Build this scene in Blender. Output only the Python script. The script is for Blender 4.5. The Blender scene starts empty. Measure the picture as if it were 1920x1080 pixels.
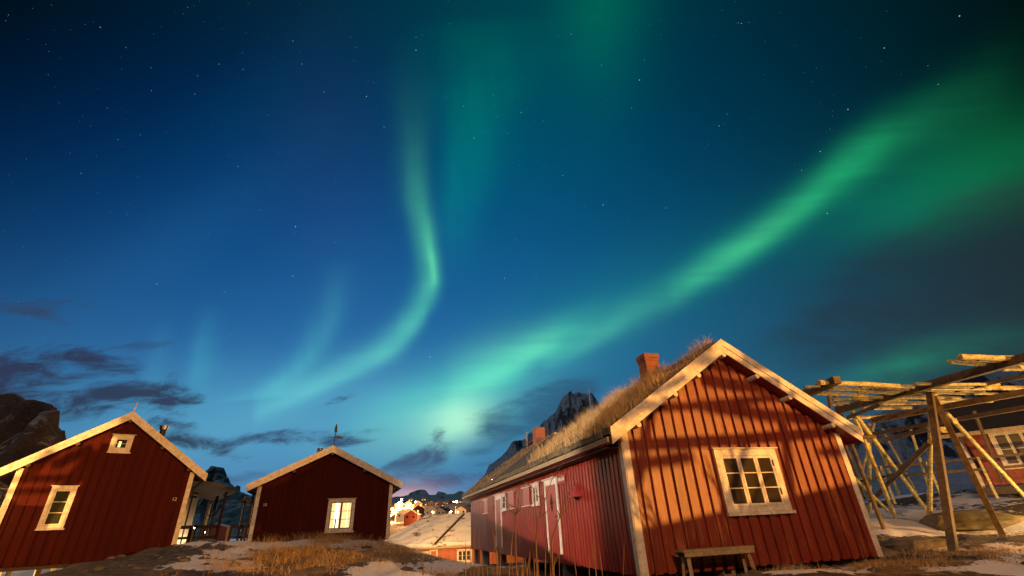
import bpy, bmesh, math, random
import numpy as np
from mathutils import Vector, Matrix, noise as mnoise
random.seed(7)
R = math.radians
scene = bpy.context.scene
C = scene.collection

# ------------------------------------------------------------------ camera
FPX, PITCH, ROLL = 852.8, R(27.626), R(2.83)
cd = bpy.data.cameras.new("camera"); cam = bpy.data.objects.new("camera", cd); C.objects.link(cam)
cd.sensor_width = 36; cd.lens = 36*FPX/1920; cd.clip_start = .05; cd.clip_end = 30000
cf, sf = math.cos(PITCH), math.sin(PITCH)
fwd = Vector((0, cf, sf)); right = Vector((1, 0, 0)); up = Vector((0, -sf, cf))
cr, sr = math.cos(ROLL), math.sin(ROLL)
r2 = right*cr - up*sr; u2 = right*sr + up*cr
cam.matrix_world = Matrix((( r2.x, u2.x, -fwd.x, 0), (r2.y, u2.y, -fwd.y, 0), (r2.z, u2.z, -fwd.z, 0), (0, 0, 0, 1)))
scene.camera = cam
scene.view_settings.view_transform = 'Standard'; scene.view_settings.look = 'None'
scene.view_settings.exposure = 0; scene.view_settings.gamma = 1

def ray(px, py):
    """direction seen at a point of the photograph, measured once for laying the place out"""
    u = (px-960)/FPX; v = -(py-540)/FPX
    u, v = u*cr+v*sr, -u*sr+v*cr
    return Vector((u, cf-v*sf, sf+v*cf))
def at(px, py, Y):
    d = ray(px, py); return d*(Y/d.y)

# ------------------------------------------------------------------ node helper
def lin(c):
    return tuple((x/255/12.92 if x/255 <= .04045 else ((x/255+.055)/1.055)**2.4) for x in c)
class NT:
    def __init__(s, tree): s.t = tree; s.n = tree.nodes; s.l = tree.links
    def new(s, kind, **kw):
        nd = s.n.new(kind)
        for k, v in kw.items(): setattr(nd, k, v)
        return nd
    def put(s, sock, v):
        if isinstance(v, bpy.types.NodeSocket): s.l.new(v, sock)
        elif v is not None:
            try: sock.default_value = v
            except Exception: sock.default_value = tuple(v)+(1,)
    def m(s, op, a, b=None, c=None, clamp=False):
        nd = s.new('ShaderNodeMath', operation=op, use_clamp=clamp)
        for i, v in enumerate((a, b, c)):
            if v is not None: s.put(nd.inputs[i], v)
        return nd.outputs[0]
    def v(s, op, a, b=None, scale=None):
        nd = s.new('ShaderNodeVectorMath', operation=op)
        s.put(nd.inputs[0], a)
        if b is not None: s.put(nd.inputs[1], b)
        if scale is not None: s.put(nd.inputs['Scale'], scale)
        return nd.outputs['Value'] if op in ('DOT_PRODUCT', 'LENGTH', 'DISTANCE') else nd.outputs['Vector']
    def ss(s, x, a, b, lo=0, hi=1):
        nd = s.new('ShaderNodeMapRange', interpolation_type='SMOOTHSTEP')
        for i, q in enumerate((x, a, b, lo, hi)): s.put(nd.inputs[i], q)
        return nd.outputs[0]
    def noise(s, vec, scale=5, detail=4, rough=.55, dist=0):
        nd = s.new('ShaderNodeTexNoise'); s.put(nd.inputs['Vector'], vec)
        nd.inputs['Scale'].default_value = scale; nd.inputs['Detail'].default_value = detail
        nd.inputs['Roughness'].default_value = rough; nd.inputs['Distortion'].default_value = dist
        return nd.outputs['Fac']
    def mix(s, f, a, b, mode='MIX'):
        nd = s.new('ShaderNodeMix', data_type='RGBA', blend_type=mode)
        s.put(nd.inputs[0], f); s.put(nd.inputs[6], a); s.put(nd.inputs[7], b)
        return nd.outputs[2]
    def ramp(s, f, pts):
        nd = s.new('ShaderNodeValToRGB'); e = nd.color_ramp.elements
        while len(e) < len(pts): e.new(.5)
        for el, (p, c) in zip(e, sorted(pts)): el.position = p; el.color = tuple(c)+(1,)
        s.put(nd.inputs[0], f); return nd.outputs[0]
    def mapping(s, vec, loc=(0,0,0), rot=(0,0,0), sc=(1,1,1), kind='POINT'):
        nd = s.new('ShaderNodeMapping', vector_type=kind); s.put(nd.inputs[0], vec)
        nd.inputs[1].default_value = loc; nd.inputs[2].default_value = rot; nd.inputs[3].default_value = sc
        return nd.outputs[0]
    def curve(s, f, pts):
        nd = s.new('ShaderNodeFloatCurve'); mp = nd.mapping; mp.use_clip = False
        p = mp.curves[0].points
        while len(p) < len(pts): p.new(.5, .5)
        for q, (x, y) in zip(p, sorted(pts)): q.location = (x, y)
        mp.update(); s.put(nd.inputs['Value'], f); return nd.outputs[0]

# ------------------------------------------------------------------ sky: night gradient, aurora, clouds (all functions of direction)
world = bpy.data.worlds.new("World"); scene.world = world; world.use_nodes = True
wt = NT(world.node_tree); wt.n.clear()
CA = R(30); AF = (0, math.cos(CA), math.sin(CA)); AR = (1, 0, 0); AU = (0, -math.sin(CA), math.cos(CA))
def chart(px, py):                       # stereographic chart of the celestial sphere about azimuth 0, altitude 30
    d = ray(px, py).normalized(); a = d.dot(Vector(AF))
    return 2*d.dot(Vector(AR))/(1+a), 2*d.dot(Vector(AU))/(1+a)
tc = wt.new('ShaderNodeTexCoord'); D = wt.v('NORMALIZE', tc.outputs['Generated'])
sep = wt.new('ShaderNodeSeparateXYZ'); wt.put(sep.inputs[0], D)
dx, dy, dz = sep.outputs
den = wt.m('MAXIMUM', wt.m('ADD', wt.v('DOT_PRODUCT', D, AF), 1), .08)
CX = wt.m('DIVIDE', wt.m('MULTIPLY', wt.v('DOT_PRODUCT', D, AR), 2), den)
CY = wt.m('DIVIDE', wt.m('MULTIPLY', wt.v('DOT_PRODUCT', D, AU), 2), den)
cmb = wt.new('ShaderNodeCombineXYZ'); wt.put(cmb.inputs[0], CX); wt.put(cmb.inputs[1], CY); P2 = cmb.outputs[0]
# gentle warp so that edges of the curtains are never ruler-straight
wn = wt.new('ShaderNodeTexNoise'); wt.put(wn.inputs['Vector'], P2); wn.inputs['Scale'].default_value = 2.6; wn.inputs['Detail'].default_value = 2
wv = wt.v('SCALE', wt.v('SUBTRACT', wn.outputs['Color'], (.5, .5, .5)), scale=.05)
PW = wt.v('ADD', P2, wv)
sw = wt.new('ShaderNodeSeparateXYZ'); wt.put(sw.inputs[0], PW); WX, WY = sw.outputs[0], sw.outputs[1]

SKYPTS = [(100,50,0,25,48),(340,100,0,37,70),(640,60,2,36,64),(340,300,6,50,94),(640,250,8,52,94),(100,400,20,57,100),(340,500,28,80,138),(940,64,0,46,72),(1306,64,0,44,66),(1606,64,1,34,50),(1856,64,2,23,27),(1006,304,4,66,112),(1306,304,4,58,94),
    (966,484,12,90,148),(606,404,20,68,118),(1566,524,34,78,96),(1856,524,34,48,56),(1256,654,38,88,114),(1106,484,16,80,126),(106,624,38,86,134),(456,644,22,96,160),(300,820,74,138,188),(100,850,80,136,176),(526,870,76,138,190),(640,560,16,92,152),
    (960,760,44,118,164),(700,850,68,132,184),(900,900,76,124,164),(1600,250,0,50,66),(1700,130,0,34,44),(1900,250,2,34,32),(1750,640,38,66,84),(1500,700,36,86,110),(1100,700,40,104,142),(1250,480,14,74,114),(1860,400,22,50,50),(1900,700,36,64,72),(1500,400,8,62,90),(1450,300,4,54,82),(850,640,22,102,162),(0,0,0,14,30),(1120,180,0,58,86),(0,250,2,36,72),(1920,0,1,16,18),(780,950,80,124,160),(200,1000,82,134,170),(1500,950,40,90,120)]
def basis(x, y): return [1, x, y, x*x, x*y, y*y, x**3, x*x*y, x*y*y, y**3]
_B = np.array([basis(*chart(p[0], p[1])) for p in SKYPTS]); _T = np.array([lin(p[2:]) for p in SKYPTS])**(1/2.2)
COEF = np.linalg.lstsq(_B, _T, rcond=None)[0]
bx = wt.m('MINIMUM', wt.m('MAXIMUM', CX, -1.2), 1.2); by = wt.m('MINIMUM', wt.m('MAXIMUM', CY, -.62), .62)
x2, xy, y2 = wt.m('MULTIPLY', bx, bx), wt.m('MULTIPLY', bx, by), wt.m('MULTIPLY', by, by)
terms = [bx, by, x2, xy, y2, wt.m('MULTIPLY', x2, bx), wt.m('MULTIPLY', x2, by), wt.m('MULTIPLY', xy, by), wt.m('MULTIPLY', y2, by)]
acc = None
for k, t_ in enumerate(terms):
    q = wt.v('SCALE', tuple(COEF[k+1]), scale=t_); acc = q if acc is None else wt.v('ADD', acc, q)
acc = wt.v('MAXIMUM', wt.v('ADD', acc, tuple(COEF[0])), (0, 0.04, 0.05))
gm = wt.new('ShaderNodeGamma'); wt.put(gm.inputs[0], acc); gm.inputs[1].default_value = 2.2
base = gm.outputs[0]

def blob_mask(px, py, sx, sy, ang=0, src=None):
    cx, cy = chart(px, py)
    loc = wt.mapping(src or PW, (cx, cy, 0), (0, 0, R(ang)), (sx/FPX, sy/FPX, 1), 'TEXTURE')
    return wt.m('EXPONENT', wt.m('MULTIPLY', wt.v('DOT_PRODUCT', loc, loc), -.5))
glow = None
def add_glow(mask, col, amp=1.0, srgb=True):
    global glow
    c = tuple(col)
    g = wt.v('SCALE', c, scale=(wt.m('MULTIPLY', mask, amp)))
    glow = g if glow is None else wt.v('ADD', glow, g)
def ribbon(pts, axis, col, col2=None):
    """pts: px, py, sigma on the low side, sigma on the high side (pixels), amplitude"""
    q = [(chart(p[0], p[1]), p[2]/FPX, p[3]/FPX, p[4]) for p in pts]
    i = 0 if axis == 'x' else 1
    ts = [a[0][i] for a in q]; cs = [a[0][1-i] for a in q]
    t0, t1, c0, c1 = min(ts), max(ts), min(cs), max(cs)
    T = wt.m('DIVIDE', wt.m('SUBTRACT', (WX, WY)[i], t0), t1-t0)
    nt = [(t-t0)/(t1-t0) for t in ts]
    cc = wt.m('ADD', wt.m('MULTIPLY', wt.curve(T, [(a, (c-c0)/(c1-c0)) for a, c in zip(nt, cs)]), c1-c0), c0)
    lo = wt.m('MULTIPLY', wt.curve(T, [(a, b[1]*5) for a, b in zip(nt, q)]), .2)
    hi = wt.m('MULTIPLY', wt.curve(T, [(a, b[2]*5) for a, b in zip(nt, q)]), .2)
    am = wt.m('MAXIMUM', wt.curve(T, [(a, b[3]) for a, b in zip(nt, q)]), 0)
    inside = wt.m('MULTIPLY', wt.ss(T, -.03, .03), wt.ss(T, .97, 1.03, 1, 0))
    d = wt.m('SUBTRACT', (WX, WY)[1-i], cc)
    sg = wt.m('ADD', lo, wt.m('MULTIPLY', wt.m('GREATER_THAN', d, 0), wt.m('SUBTRACT', hi, lo)))
    e = wt.m('DIVIDE', d, wt.m('MAXIMUM', sg, .004))
    g = wt.m('MULTIPLY', wt.m('EXPONENT', wt.m('MULTIPLY', wt.m('MULTIPLY', e, e), -.5)), wt.m('MULTIPLY', am, inside))
    # soft rays along the curtain
    ry = wt.noise(wt.mapping(PW, rot=(0, 0, 0 if axis == 'y' else -.62), sc=(30, 3, 1) if axis == 'y' else (3, 34, 1)), 1, 4)
    g = wt.m('MULTIPLY', g, wt.m('ADD', .58, wt.m('MULTIPLY', ry, .84)))
    add_glow(g, col)
L3 = lambda r, g, b: ('lin', r, g, b)
# central curtain
ribbon([(764,60,18,26,.0),(772,200,22,22,.10),(780,300,20,14,.32),(790,370,18,12,.58),(802,440,16,12,.85),(811,505,17,10,1.0),(806,545,20,11,.9),(780,595,24,13,.75),(745,640,28,16,.55),(705,672,30,20,.4)], 'y', (.045,.31,.07))
ribbon([(806,400,8,6,.0),(808,450,7,5,.45),(812,508,6,4,.9),(808,540,9,5,.4),(802,562,10,6,0)], 'y', (.06,.26,.06))
ribbon([(470,775,16,24,.3),(520,752,13,20,.65),(580,728,11,23,.9),(650,700,11,26,.95),(710,670,13,26,.85),(760,625,20,30,.5),(800,570,20,30,.15)], 'x', (.055,.25,.11))
# wide teal curtain to its right
ribbon([(905,40,60,80,.2),(890,150,48,64,.6),(872,240,30,50,.95),(856,330,22,44,1.),(848,400,18,34,.8),(850,470,20,30,.3),(850,540,20,30,0)], 'y', (.0,.085,.03))
# faint curtains on the left
ribbon([(640,480,20,20,.0),(628,550,20,17,.4),(604,620,22,17,.75),(565,675,22,19,.95),(510,722,22,22,.9),(470,750,28,28,.5)], 'y', (.022,.13,.07))
ribbon([(385,560,10,14,.0),(378,620,10,14,.5),(368,680,10,16,.8),(366,730,12,18,.4),(370,770,12,18,0)], 'y', (.012,.09,.06))
ribbon([(300,600,8,10,.0),(290,660,8,12,.5),(284,700,8,12,.5),(282,730,8,12,0)], 'y', (.01,.06,.05))
# top
add_glow(blob_mask(1130,-50,50,120,0), (0,.075,.02), 1.0); add_glow(blob_mask(1060,120,150,170,0), (0,.018,.008), 1.)
add_glow(blob_mask(930,200,110,200,0), (0,.02,.004), 1.)
# right band
ribbon([(640,800,16,24,.12),(740,765,20,30,.35),(850,728,24,32,.6),(950,692,24,28,.85),(1020,655,19,27,.85),(1100,622,19,30,.45),(1190,588,20,28,.28),(1270,548,17,26,.62),(1330,508,20,28,.95),(1410,460,21,28,1.05),(1500,398,23,30,1.0),(1590,322,27,33,.95),(1680,255,32,30,.50),(1780,205,40,34,.22),(1900,150,50,40,.08)], 'x', (.010,.275,.075))
ribbon([(840,742,16,44,.35),(950,690,15,38,.75),(1010,662,13,30,.85),(1070,632,16,26,.35),(1200,590,22,28,.15),(1330,508,15,19,.35),(1420,452,15,19,.35),(1520,384,15,19,.1),(1600,320,15,22,0)], 'x', (.075,.19,.05))
ribbon([(1020,690,10,14,.0),(1080,660,11,15,.6),(1140,625,12,17,.65),(1200,588,14,20,.3),(1250,560,14,20,0)], 'x', (.03,.17,.06))
add_glow(blob_mask(1745,365,100,42,20), (0,.10,.034), 1.0); add_glow(blob_mask(1890,280,110,52,28), (0,.045,.006), 1.)
add_glow(blob_mask(1690,690,48,18,22), (.004,.135,.045), 1.); add_glow(blob_mask(1790,652,100,16,18), (0,.045,.02), 1.)
# bright patch low in the middle and the pale teal glow around it
add_glow(blob_mask(858,786,40,24,10), (.34,.50,.16), .95); add_glow(blob_mask(805,800,110,36,8), (.10,.24,.09), .8)
add_glow(blob_mask(900,730,120,46,22), (.04,.20,.08), .75); add_glow(blob_mask(600,772,230,44,6), (.045,.14,.10), .8)
add_glow(blob_mask(1120,590,230,60,26), (0,.035,.01), 1.); add_glow(blob_mask(400,750,150,50,0), (.02,.085,.07), .9)
add_glow(blob_mask(650,430,80,210,0), (.022,.02,.035), .28)
add_glow(blob_mask(370,420,40,170,-52), (.003,.02,.035), .8); add_glow(blob_mask(470,190,34,150,-56), (0,.008,.014), .8)
sky = wt.v('ADD', base, wt.v('SCALE', glow, scale=wt.m('ADD', .71, wt.m('MULTIPLY', wt.noise(wt.mapping(P2, rot=(0, 0, .5), sc=(5, 16, 1)), 1, 5, .6, .3), .44))))

# clouds, drawn by noise inside loose patches
ns = wt.noise(wt.mapping(P2, sc=(8, 21, 1)), 1, 8, .66, .5)
nf = wt.noise(wt.mapping(P2, (3, 1, 0), sc=(5, 14, 1)), 1, 7, .64, .5)
def cloud_field(patches, n, k=2.6):
    tot = None
    for px, py, sx, sy, ang, amp in patches:
        b = wt.m('MULTIPLY', blob_mask(px, py, sx, sy, ang, P2), amp)
        tot = b if tot is None else wt.m('ADD', tot, b)
    f = wt.m('ADD', wt.m('MINIMUM', tot, .66), wt.m('MULTIPLY', wt.m('SUBTRACT', n, .5), k))
    return wt.m('MULTIPLY', wt.ss(f, .22, .92), wt.ss(tot, .04, .34))
cl = cloud_field([(60,692,70,22,-6,.85),(140,706,60,18,-8,.75),(30,735,60,20,0,.7),(150,745,90,14,-4,.7),(255,745,56,9,-4,.55),(345,746,28,9,-18,.55),(318,788,30,12,-8,.65),(362,828,40,9,-16,.55),(445,856,26,7,-6,.55),(130,780,70,10,0,.4)], ns, 2.9)
sky = wt.mix(wt.m('MULTIPLY', cl, .9), sky, lin((46,50,74)))
cl = cloud_field([(60,572,62,10,-4,.62),(110,598,30,7,-20,.5),(270,648,30,8,0,.62),(560,818,90,9,-3,.78),(650,830,40,6,-6,.6),(632,750,26,5,14,.52)], ns)
sky = wt.mix(wt.m('MULTIPLY', cl, .85), sky, lin((50,66,98)))
cl = cloud_field([(1020,755,62,26,22,.85),(965,785,44,22,10,.6),(1080,735,44,18,20,.55),(905,775,36,8,10,.3),(885,850,28,9,4,.6),(925,868,56,4,4,.5),(940,815,30,20,0,.35)], nf, 1.7)
sky = wt.mix(wt.m('MULTIPLY', cl, .85), sky, lin((46,86,116)))
cl = cloud_field([(790,860,40,13,8,.8),(740,882,40,10,4,.6),(820,818,13,13,-40,.55),(845,832,28,5,0,.4),(770,912,110,8,0,.6),(640,905,130,7,0,.4),(420,902,120,9,0,.6),(880,890,60,6,0,.4)], ns, 2.0)
sky = wt.mix(wt.m('MULTIPLY', cl, .85), sky, lin((62,80,116)))
# dark veil streaks at the far right
cl = cloud_field([(1800,520,190,64,18,.7),(1900,440,120,60,20,.7),(1700,590,150,24,16,.45),(1830,645,120,20,16,.55),(1660,650,90,14,16,.4),(1760,700,80,10,12,.6)], nf, .8)
sky = wt.mix(wt.m('MULTIPLY', cl, .6), sky, lin((38,46,58)))
# orange glow painted into the low sky in place of the lamps' lens bloom
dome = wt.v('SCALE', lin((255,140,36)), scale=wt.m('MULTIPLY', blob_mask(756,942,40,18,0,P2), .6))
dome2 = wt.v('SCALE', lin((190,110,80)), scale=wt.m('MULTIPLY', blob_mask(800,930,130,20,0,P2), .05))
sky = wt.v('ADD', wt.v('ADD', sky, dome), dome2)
below = wt.ss(dz, -.06, .0)
sky = wt.mix(below, lin((20,26,40)), sky)
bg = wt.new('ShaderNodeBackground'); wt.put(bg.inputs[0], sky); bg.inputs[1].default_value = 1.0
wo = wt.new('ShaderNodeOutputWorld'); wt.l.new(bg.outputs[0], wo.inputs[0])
world.cycles.sampling_method = 'MANUAL'; world.cycles.sample_map_resolution = 512

# ------------------------------------------------------------------ lamps
SODIUM = (1.0, .43, .11)
def lamp(name, kind, loc, power, col, size=.15, target=None, angle=None, blend=.3):
    ld = bpy.data.lights.new(name, kind); ld.energy = power; ld.color = col
    if kind in ('POINT', 'SPOT'): ld.shadow_soft_size = size
    o = bpy.data.objects.new(name, ld); o.location = loc
    if target is not None: o.rotation_euler = (Vector(target)-Vector(loc)).to_track_quat('-Z', 'Y').to_euler()
    if kind == 'SPOT': ld.spot_size = R(angle); ld.spot_blend = blend
    C.objects.link(o); return o
sun = lamp("night_sun", 'SUN', (0, 0, 50), .24, (.72, .8, 1.0)); sun.data.angle = R(10)
sun.rotation_euler = Vector((.35, .80, -.55)).to_track_quat('-Z', 'Y').to_euler()   # faint moonlight from behind the viewer
lamp("street_light_high", 'POINT', (5, -25, 16), 35000, (1, .48, .165), .25)
KEY = (24, -9, 2.6); YARD = (-15, -2, 3.2); LEFTL = (-5, -12, 4.0)
lamp("street_light_low", 'SPOT', KEY, 57000, (1, .42, .07), .07, (5.5, 11.5, 1.4), 50, .25)
lamp("street_light_left", 'SPOT', LEFTL, 120000, SODIUM, .025, (-19.8, 20.0, 1.6), 14, .35)
lamp("yard_light", 'SPOT', YARD, 33000, (1.0, .78, .60), .02, (-.3, 19.5, .8), 34, .3)
lamp("ground_graze_light", 'POINT', (18.6, 15.3, -.3), 1700, (1, .55, .16), .08)  # added lamp without fixture: grazing light for the ground and rack feet
lamp("roof_fill_light", 'POINT', (-6.2, 42, 4), 4200, (1, .52, .17), .15)  # added lamp without fixture, brightens the snowy cabin roof
lamp("back_street_light", 'POINT', (-11.4, 36.5, 3.0), 1700, (1, .66, .40), .15)

# ------------------------------------------------------------------ materials
MATS = {}
def mat(name, fn, **kw):
    if name in MATS: return MATS[name]
    m = bpy.data.materials.new(name); m.use_nodes = True; t = NT(m.node_tree)
    b = t.n['Principled BSDF']; fn(t, b, **kw); MATS[name] = m; return m
def objco(t): return t.new('ShaderNodeTexCoord').outputs['Object']
def bump(t, b, h, s=.4, d=.02):
    nd = t.new('ShaderNodeBump'); nd.inputs['Strength'].default_value = s; nd.inputs['Distance'].default_value = d
    t.put(nd.inputs['Height'], h); t.l.new(nd.outputs[0], b.inputs['Normal'])
def f_boards(t, b, a, c, worn, pitch, axis, rough=.5, spec=.5):
    b.inputs['Specular IOR Level'].default_value = spec
    o = objco(t); sp = t.new('ShaderNodeSeparateXYZ'); t.put(sp.inputs[0], o)
    w = t.new('ShaderNodeTexWhiteNoise', noise_dimensions='1D')
    t.put(w.inputs['W'], t.m('FLOOR', t.m('DIVIDE', t.m('ADD', sp.outputs[axis], .02), pitch)))
    sc = (14, 14, .9); g = t.noise(t.mapping(o, sc=sc), 2.2, 6, .62, .3)
    g2 = t.noise(t.mapping(o, sc=(1, 1, .5)), 1.6, 4)
    col = t.mix(w.outputs['Value'], a, c)
    col = t.mix(t.ss(t.m('ADD', g, t.m('MULTIPLY', t.m('SUBTRACT', g2, .5), .5)), .52, .74), col, worn)
    gr = t.noise(t.mapping(o, sc=(60, 60, 2)), 2, 3)
    col = t.mix(t.m('MULTIPLY', gr, .35), col, (0.03, .008, .005, 1))
    t.put(b.inputs['Base Color'], col)
    t.put(b.inputs['Roughness'], t.m('ADD', rough-.1, t.m('MULTIPLY', g, .3)))
    bump(t, b, t.m('ADD', gr, t.m('MULTIPLY', g, .6)), .35, .006)
def f_wood(t, b, a, c, sc=(8, 8, 8), rough=.7):
    o = objco(t); g = t.noise(t.mapping(o, sc=sc), 1.5, 6, .65, .5)
    t.put(b.inputs['Base Color'], t.mix(t.ss(g, .3, .7), a, c)); b.inputs['Roughness'].default_value = rough
    bump(t, b, g, .5, .01)
def f_plain(t, b, c, rough=.5, metal=0, spec=.5, var=.15):
    o = objco(t); g = t.noise(o, 6, 4)
    t.put(b.inputs['Base Color'], t.mix(t.m('MULTIPLY', t.m('SUBTRACT', g, .3), var*3, clamp=True), c, tuple(x*.55 for x in c[:3])+(1,)))
    b.inputs['Roughness'].default_value = rough; b.inputs['Metallic'].default_value = metal
    b.inputs['Specular IOR Level'].default_value = spec
def f_emit(t, b, c, s, body=(.02, .02, .02, 1)):
    b.inputs['Base Color'].default_value = body
    b.inputs['Emission Color'].default_value = c; b.inputs['Emission Strength'].default_value = s
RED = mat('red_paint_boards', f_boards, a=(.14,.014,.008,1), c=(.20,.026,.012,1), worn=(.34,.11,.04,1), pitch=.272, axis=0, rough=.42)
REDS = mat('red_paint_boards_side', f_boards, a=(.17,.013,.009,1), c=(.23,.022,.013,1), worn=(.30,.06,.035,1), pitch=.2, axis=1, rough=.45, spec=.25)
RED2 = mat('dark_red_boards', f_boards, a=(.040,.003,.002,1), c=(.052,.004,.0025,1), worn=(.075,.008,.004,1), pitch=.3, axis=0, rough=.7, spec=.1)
REDP = mat('red_paint', f_plain, c=(.22,.02,.016,1), rough=.5)
WHITE = mat('white_painted_wood', f_wood, a=(.64,.60,.55,1), c=(.42,.36,.30,1), sc=(4, 4, 4), rough=.55)
GREYW = mat('weathered_timber', f_wood, a=(.20,.145,.085,1), c=(.34,.26,.15,1), sc=(7, 7, 7), rough=.75)
POLE = mat('drying_pole_wood', f_wood, a=(.17,.145,.07,1), c=(.60,.53,.27,1), sc=(6, 6, 9), rough=.7)
BEAM = mat('dark_beam_wood', f_wood, a=(.05,.033,.018,1), c=(.12,.08,.045,1), sc=(6, 6, 6), rough=.75)
DARKW = mat('dark_stained_wood', f_wood, a=(.028,.018,.013,1), c=(.06,.036,.024,1), rough=.7)
BARK = mat('mossy_eave_wood', f_wood, a=(.04,.03,.014,1), c=(.17,.125,.065,1), sc=(5, 5, 5), rough=.85)
FELT = mat('dark_roofing', f_wood, a=(.02,.016,.012,1), c=(.05,.038,.026,1), sc=(4, 4, 4), rough=.95)
BLACK = mat('dark_metal', f_plain, c=(.02,.02,.022,1), rough=.45, metal=.6)
STEEL = mat('bright_metal', f_plain, c=(.6,.58,.55,1), rough=.25, metal=1)
STONE = mat('foundation_stone', f_plain, c=(.20,.18,.16,1), rough=.9, var=.3)
GLASS = mat('dark_window_glass', f_plain, c=(.03,.022,.014,1), rough=.12, spec=.5, var=.1)
STRAW = mat('dry_straw', f_plain, c=(.50,.34,.15,1), rough=.8, var=.25)
STRAWD = mat('dry_grass_brown', f_plain, c=(.34,.21,.085,1), rough=.85, var=.25)
TWIG = mat('bare_twig', f_plain, c=(.10,.06,.035,1), rough=.8)
def f_turf(t, b):
    o = objco(t); g = t.noise(o, 5, 6, .65)
    t.put(b.inputs['Base Color'], t.ramp(g, [(.3, (.055,.036,.018)), (.5, (.16,.105,.05)), (.68, (.30,.21,.10))]))
    b.inputs['Roughness'].default_value = .95; bump(t, b, g, .8, .08)
TURF = mat('turf_soil', f_turf)
def f_brick(t, b):
    o = objco(t); sp = t.new('ShaderNodeSeparateXYZ'); t.put(sp.inputs[0], o)
    cb = t.new('ShaderNodeCombineXYZ'); t.put(cb.inputs[0], t.m('ADD', sp.outputs[0], sp.outputs[1])); t.put(cb.inputs[1], sp.outputs[2])
    k = t.new('ShaderNodeTexBrick'); t.put(k.inputs['Vector'], cb.outputs[0])
    k.inputs['Color1'].default_value = (.34,.095,.04,1); k.inputs['Color2'].default_value = (.24,.06,.03,1); k.inputs['Mortar'].default_value = (.20,.15,.12,1)
    k.inputs['Scale'].default_value = 1; k.inputs['Brick Width'].default_value = .23; k.inputs['Row Height'].default_value = .075; k.inputs['Mortar Size'].default_value = .008
    t.put(b.inputs['Base Color'], t.mix(t.m('MULTIPLY', t.noise(o, 9, 4), .5), k.outputs['Color'], (.10,.04,.025,1)))
    b.inputs['Roughness'].default_value = .9; bump(t, b, k.outputs['Fac'], -.6, .01)
BRICK = mat('chimney_brick', f_brick)
def f_snow(t, b):
    o = objco(t); g = t.noise(o, 1.4, 6, .6); g2 = t.noise(t.mapping(o, sc=(1.0, 1.0, 2.6)), 1.1, 6, .7, .8)
    t.put(b.inputs['Base Color'], t.mix(t.ss(g2, .55, .64), t.mix(g, (.78,.78,.80,1), (.62,.62,.65,1)), (.20,.13,.07,1)))
    b.inputs['Roughness'].default_value = .7; bump(t, b, g2, .7, .06)
SNOWROOF = mat('snowy_turf_roof', f_snow)

# ------------------------------------------------------------------ mesh helper
class MB:
    def __init__(s, f=None): s.v = []; s.f = []; s.map = f or (lambda p: p)
    def add(s, vs, fs):
        o = len(s.v); s.v += [tuple(s.map(p)) for p in vs]; s.f += [tuple(i+o for i in f) for f in fs]
    def box(s, x0, x1, y0, y1, z0, z1):
        s.add([(x0,y0,z0),(x1,y0,z0),(x1,y1,z0),(x0,y1,z0),(x0,y0,z1),(x1,y0,z1),(x1,y1,z1),(x0,y1,z1)],
              [(0,3,2,1),(4,5,6,7),(0,1,5,4),(1,2,6,5),(2,3,7,6),(3,0,4,7)])
    def prism(s, poly, d0, d1):                    # polygon in (x,z), between y=d0 and y=d1
        n = len(poly)
        s.add([(x, d0, z) for x, z in poly]+[(x, d1, z) for x, z in poly],
              [tuple(range(n)), tuple(range(2*n-1, n-1, -1))]+[(i, i+n, (i+1) % n+n, (i+1) % n) for i in range(n)])
    def tube(s, pts, rs, n=8, wob=0):
        pts = [Vector(p) for p in pts]; rings = []
        if not hasattr(rs, '__len__'): rs = [rs]*len(pts)
        for i, p in enumerate(pts):
            a = pts[max(0, i-1)]; b = pts[min(len(pts)-1, i+1)]; t = (b-a).normalized()
            x = t.cross(Vector((.13, .21, .97))).normalized() if abs(t.z) < .97 else t.cross(Vector((1, 0, .1))).normalized()
            y = t.cross(x)
            rings.append([p+(x*math.cos(k*2*math.pi/n)+y*math.sin(k*2*math.pi/n))*rs[i]*(1+random.uniform(-wob, wob)) for k in range(n)])
        vs = [q for r in rings for q in r]; fs = []
        for i in range(len(pts)-1):
            for k in range(n): fs.append((i*n+k, i*n+(k+1) % n, (i+1)*n+(k+1) % n, (i+1)*n+k))
        fs += [tuple(range(n-1, -1, -1)), tuple(range((len(pts)-1)*n, len(pts)*n))]
        s.add(vs, fs)
    def timber(s, a, b, w, h):
        a = Vector(a); b = Vector(b); t = (b-a).normalized()
        x = t.cross(Vector((0, 0, 1))); x = x.normalized() if x.length > .05 else Vector((.94, .34, 0)); y = x.cross(t).normalized()
        vs = [p+x*sx*w/2+y*sy*h/2 for p in (a, b) for sx, sy in ((-1,-1),(1,-1),(1,1),(-1,1))]
        s.add(vs, [(0,1,2,3),(7,6,5,4),(0,4,5,1),(1,5,6,2),(2,6,7,3),(3,7,4,0)])
    def build(s, name, m, parent=None, smooth=False):
        me = bpy.data.meshes.new(name); me.from_pydata(s.v, [], s.f); me.update()
        bm = bmesh.new(); bm.from_mesh(me); bmesh.ops.recalc_face_normals(bm, faces=bm.faces); bm.to_mesh(me); bm.free()
        me.materials.append(m)
        if smooth:
            for p in me.polygons: p.use_smooth = True
        o = bpy.data.objects.new(name, me); C.objects.link(o)
        if parent: o.parent = parent
        return o
def tag(o, label=None, cat=None, group=None, kind=None):
    for k, v in (('label', label), ('category', cat), ('group', group), ('kind', kind)):
        if v: o[k] = v
    return o
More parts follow.
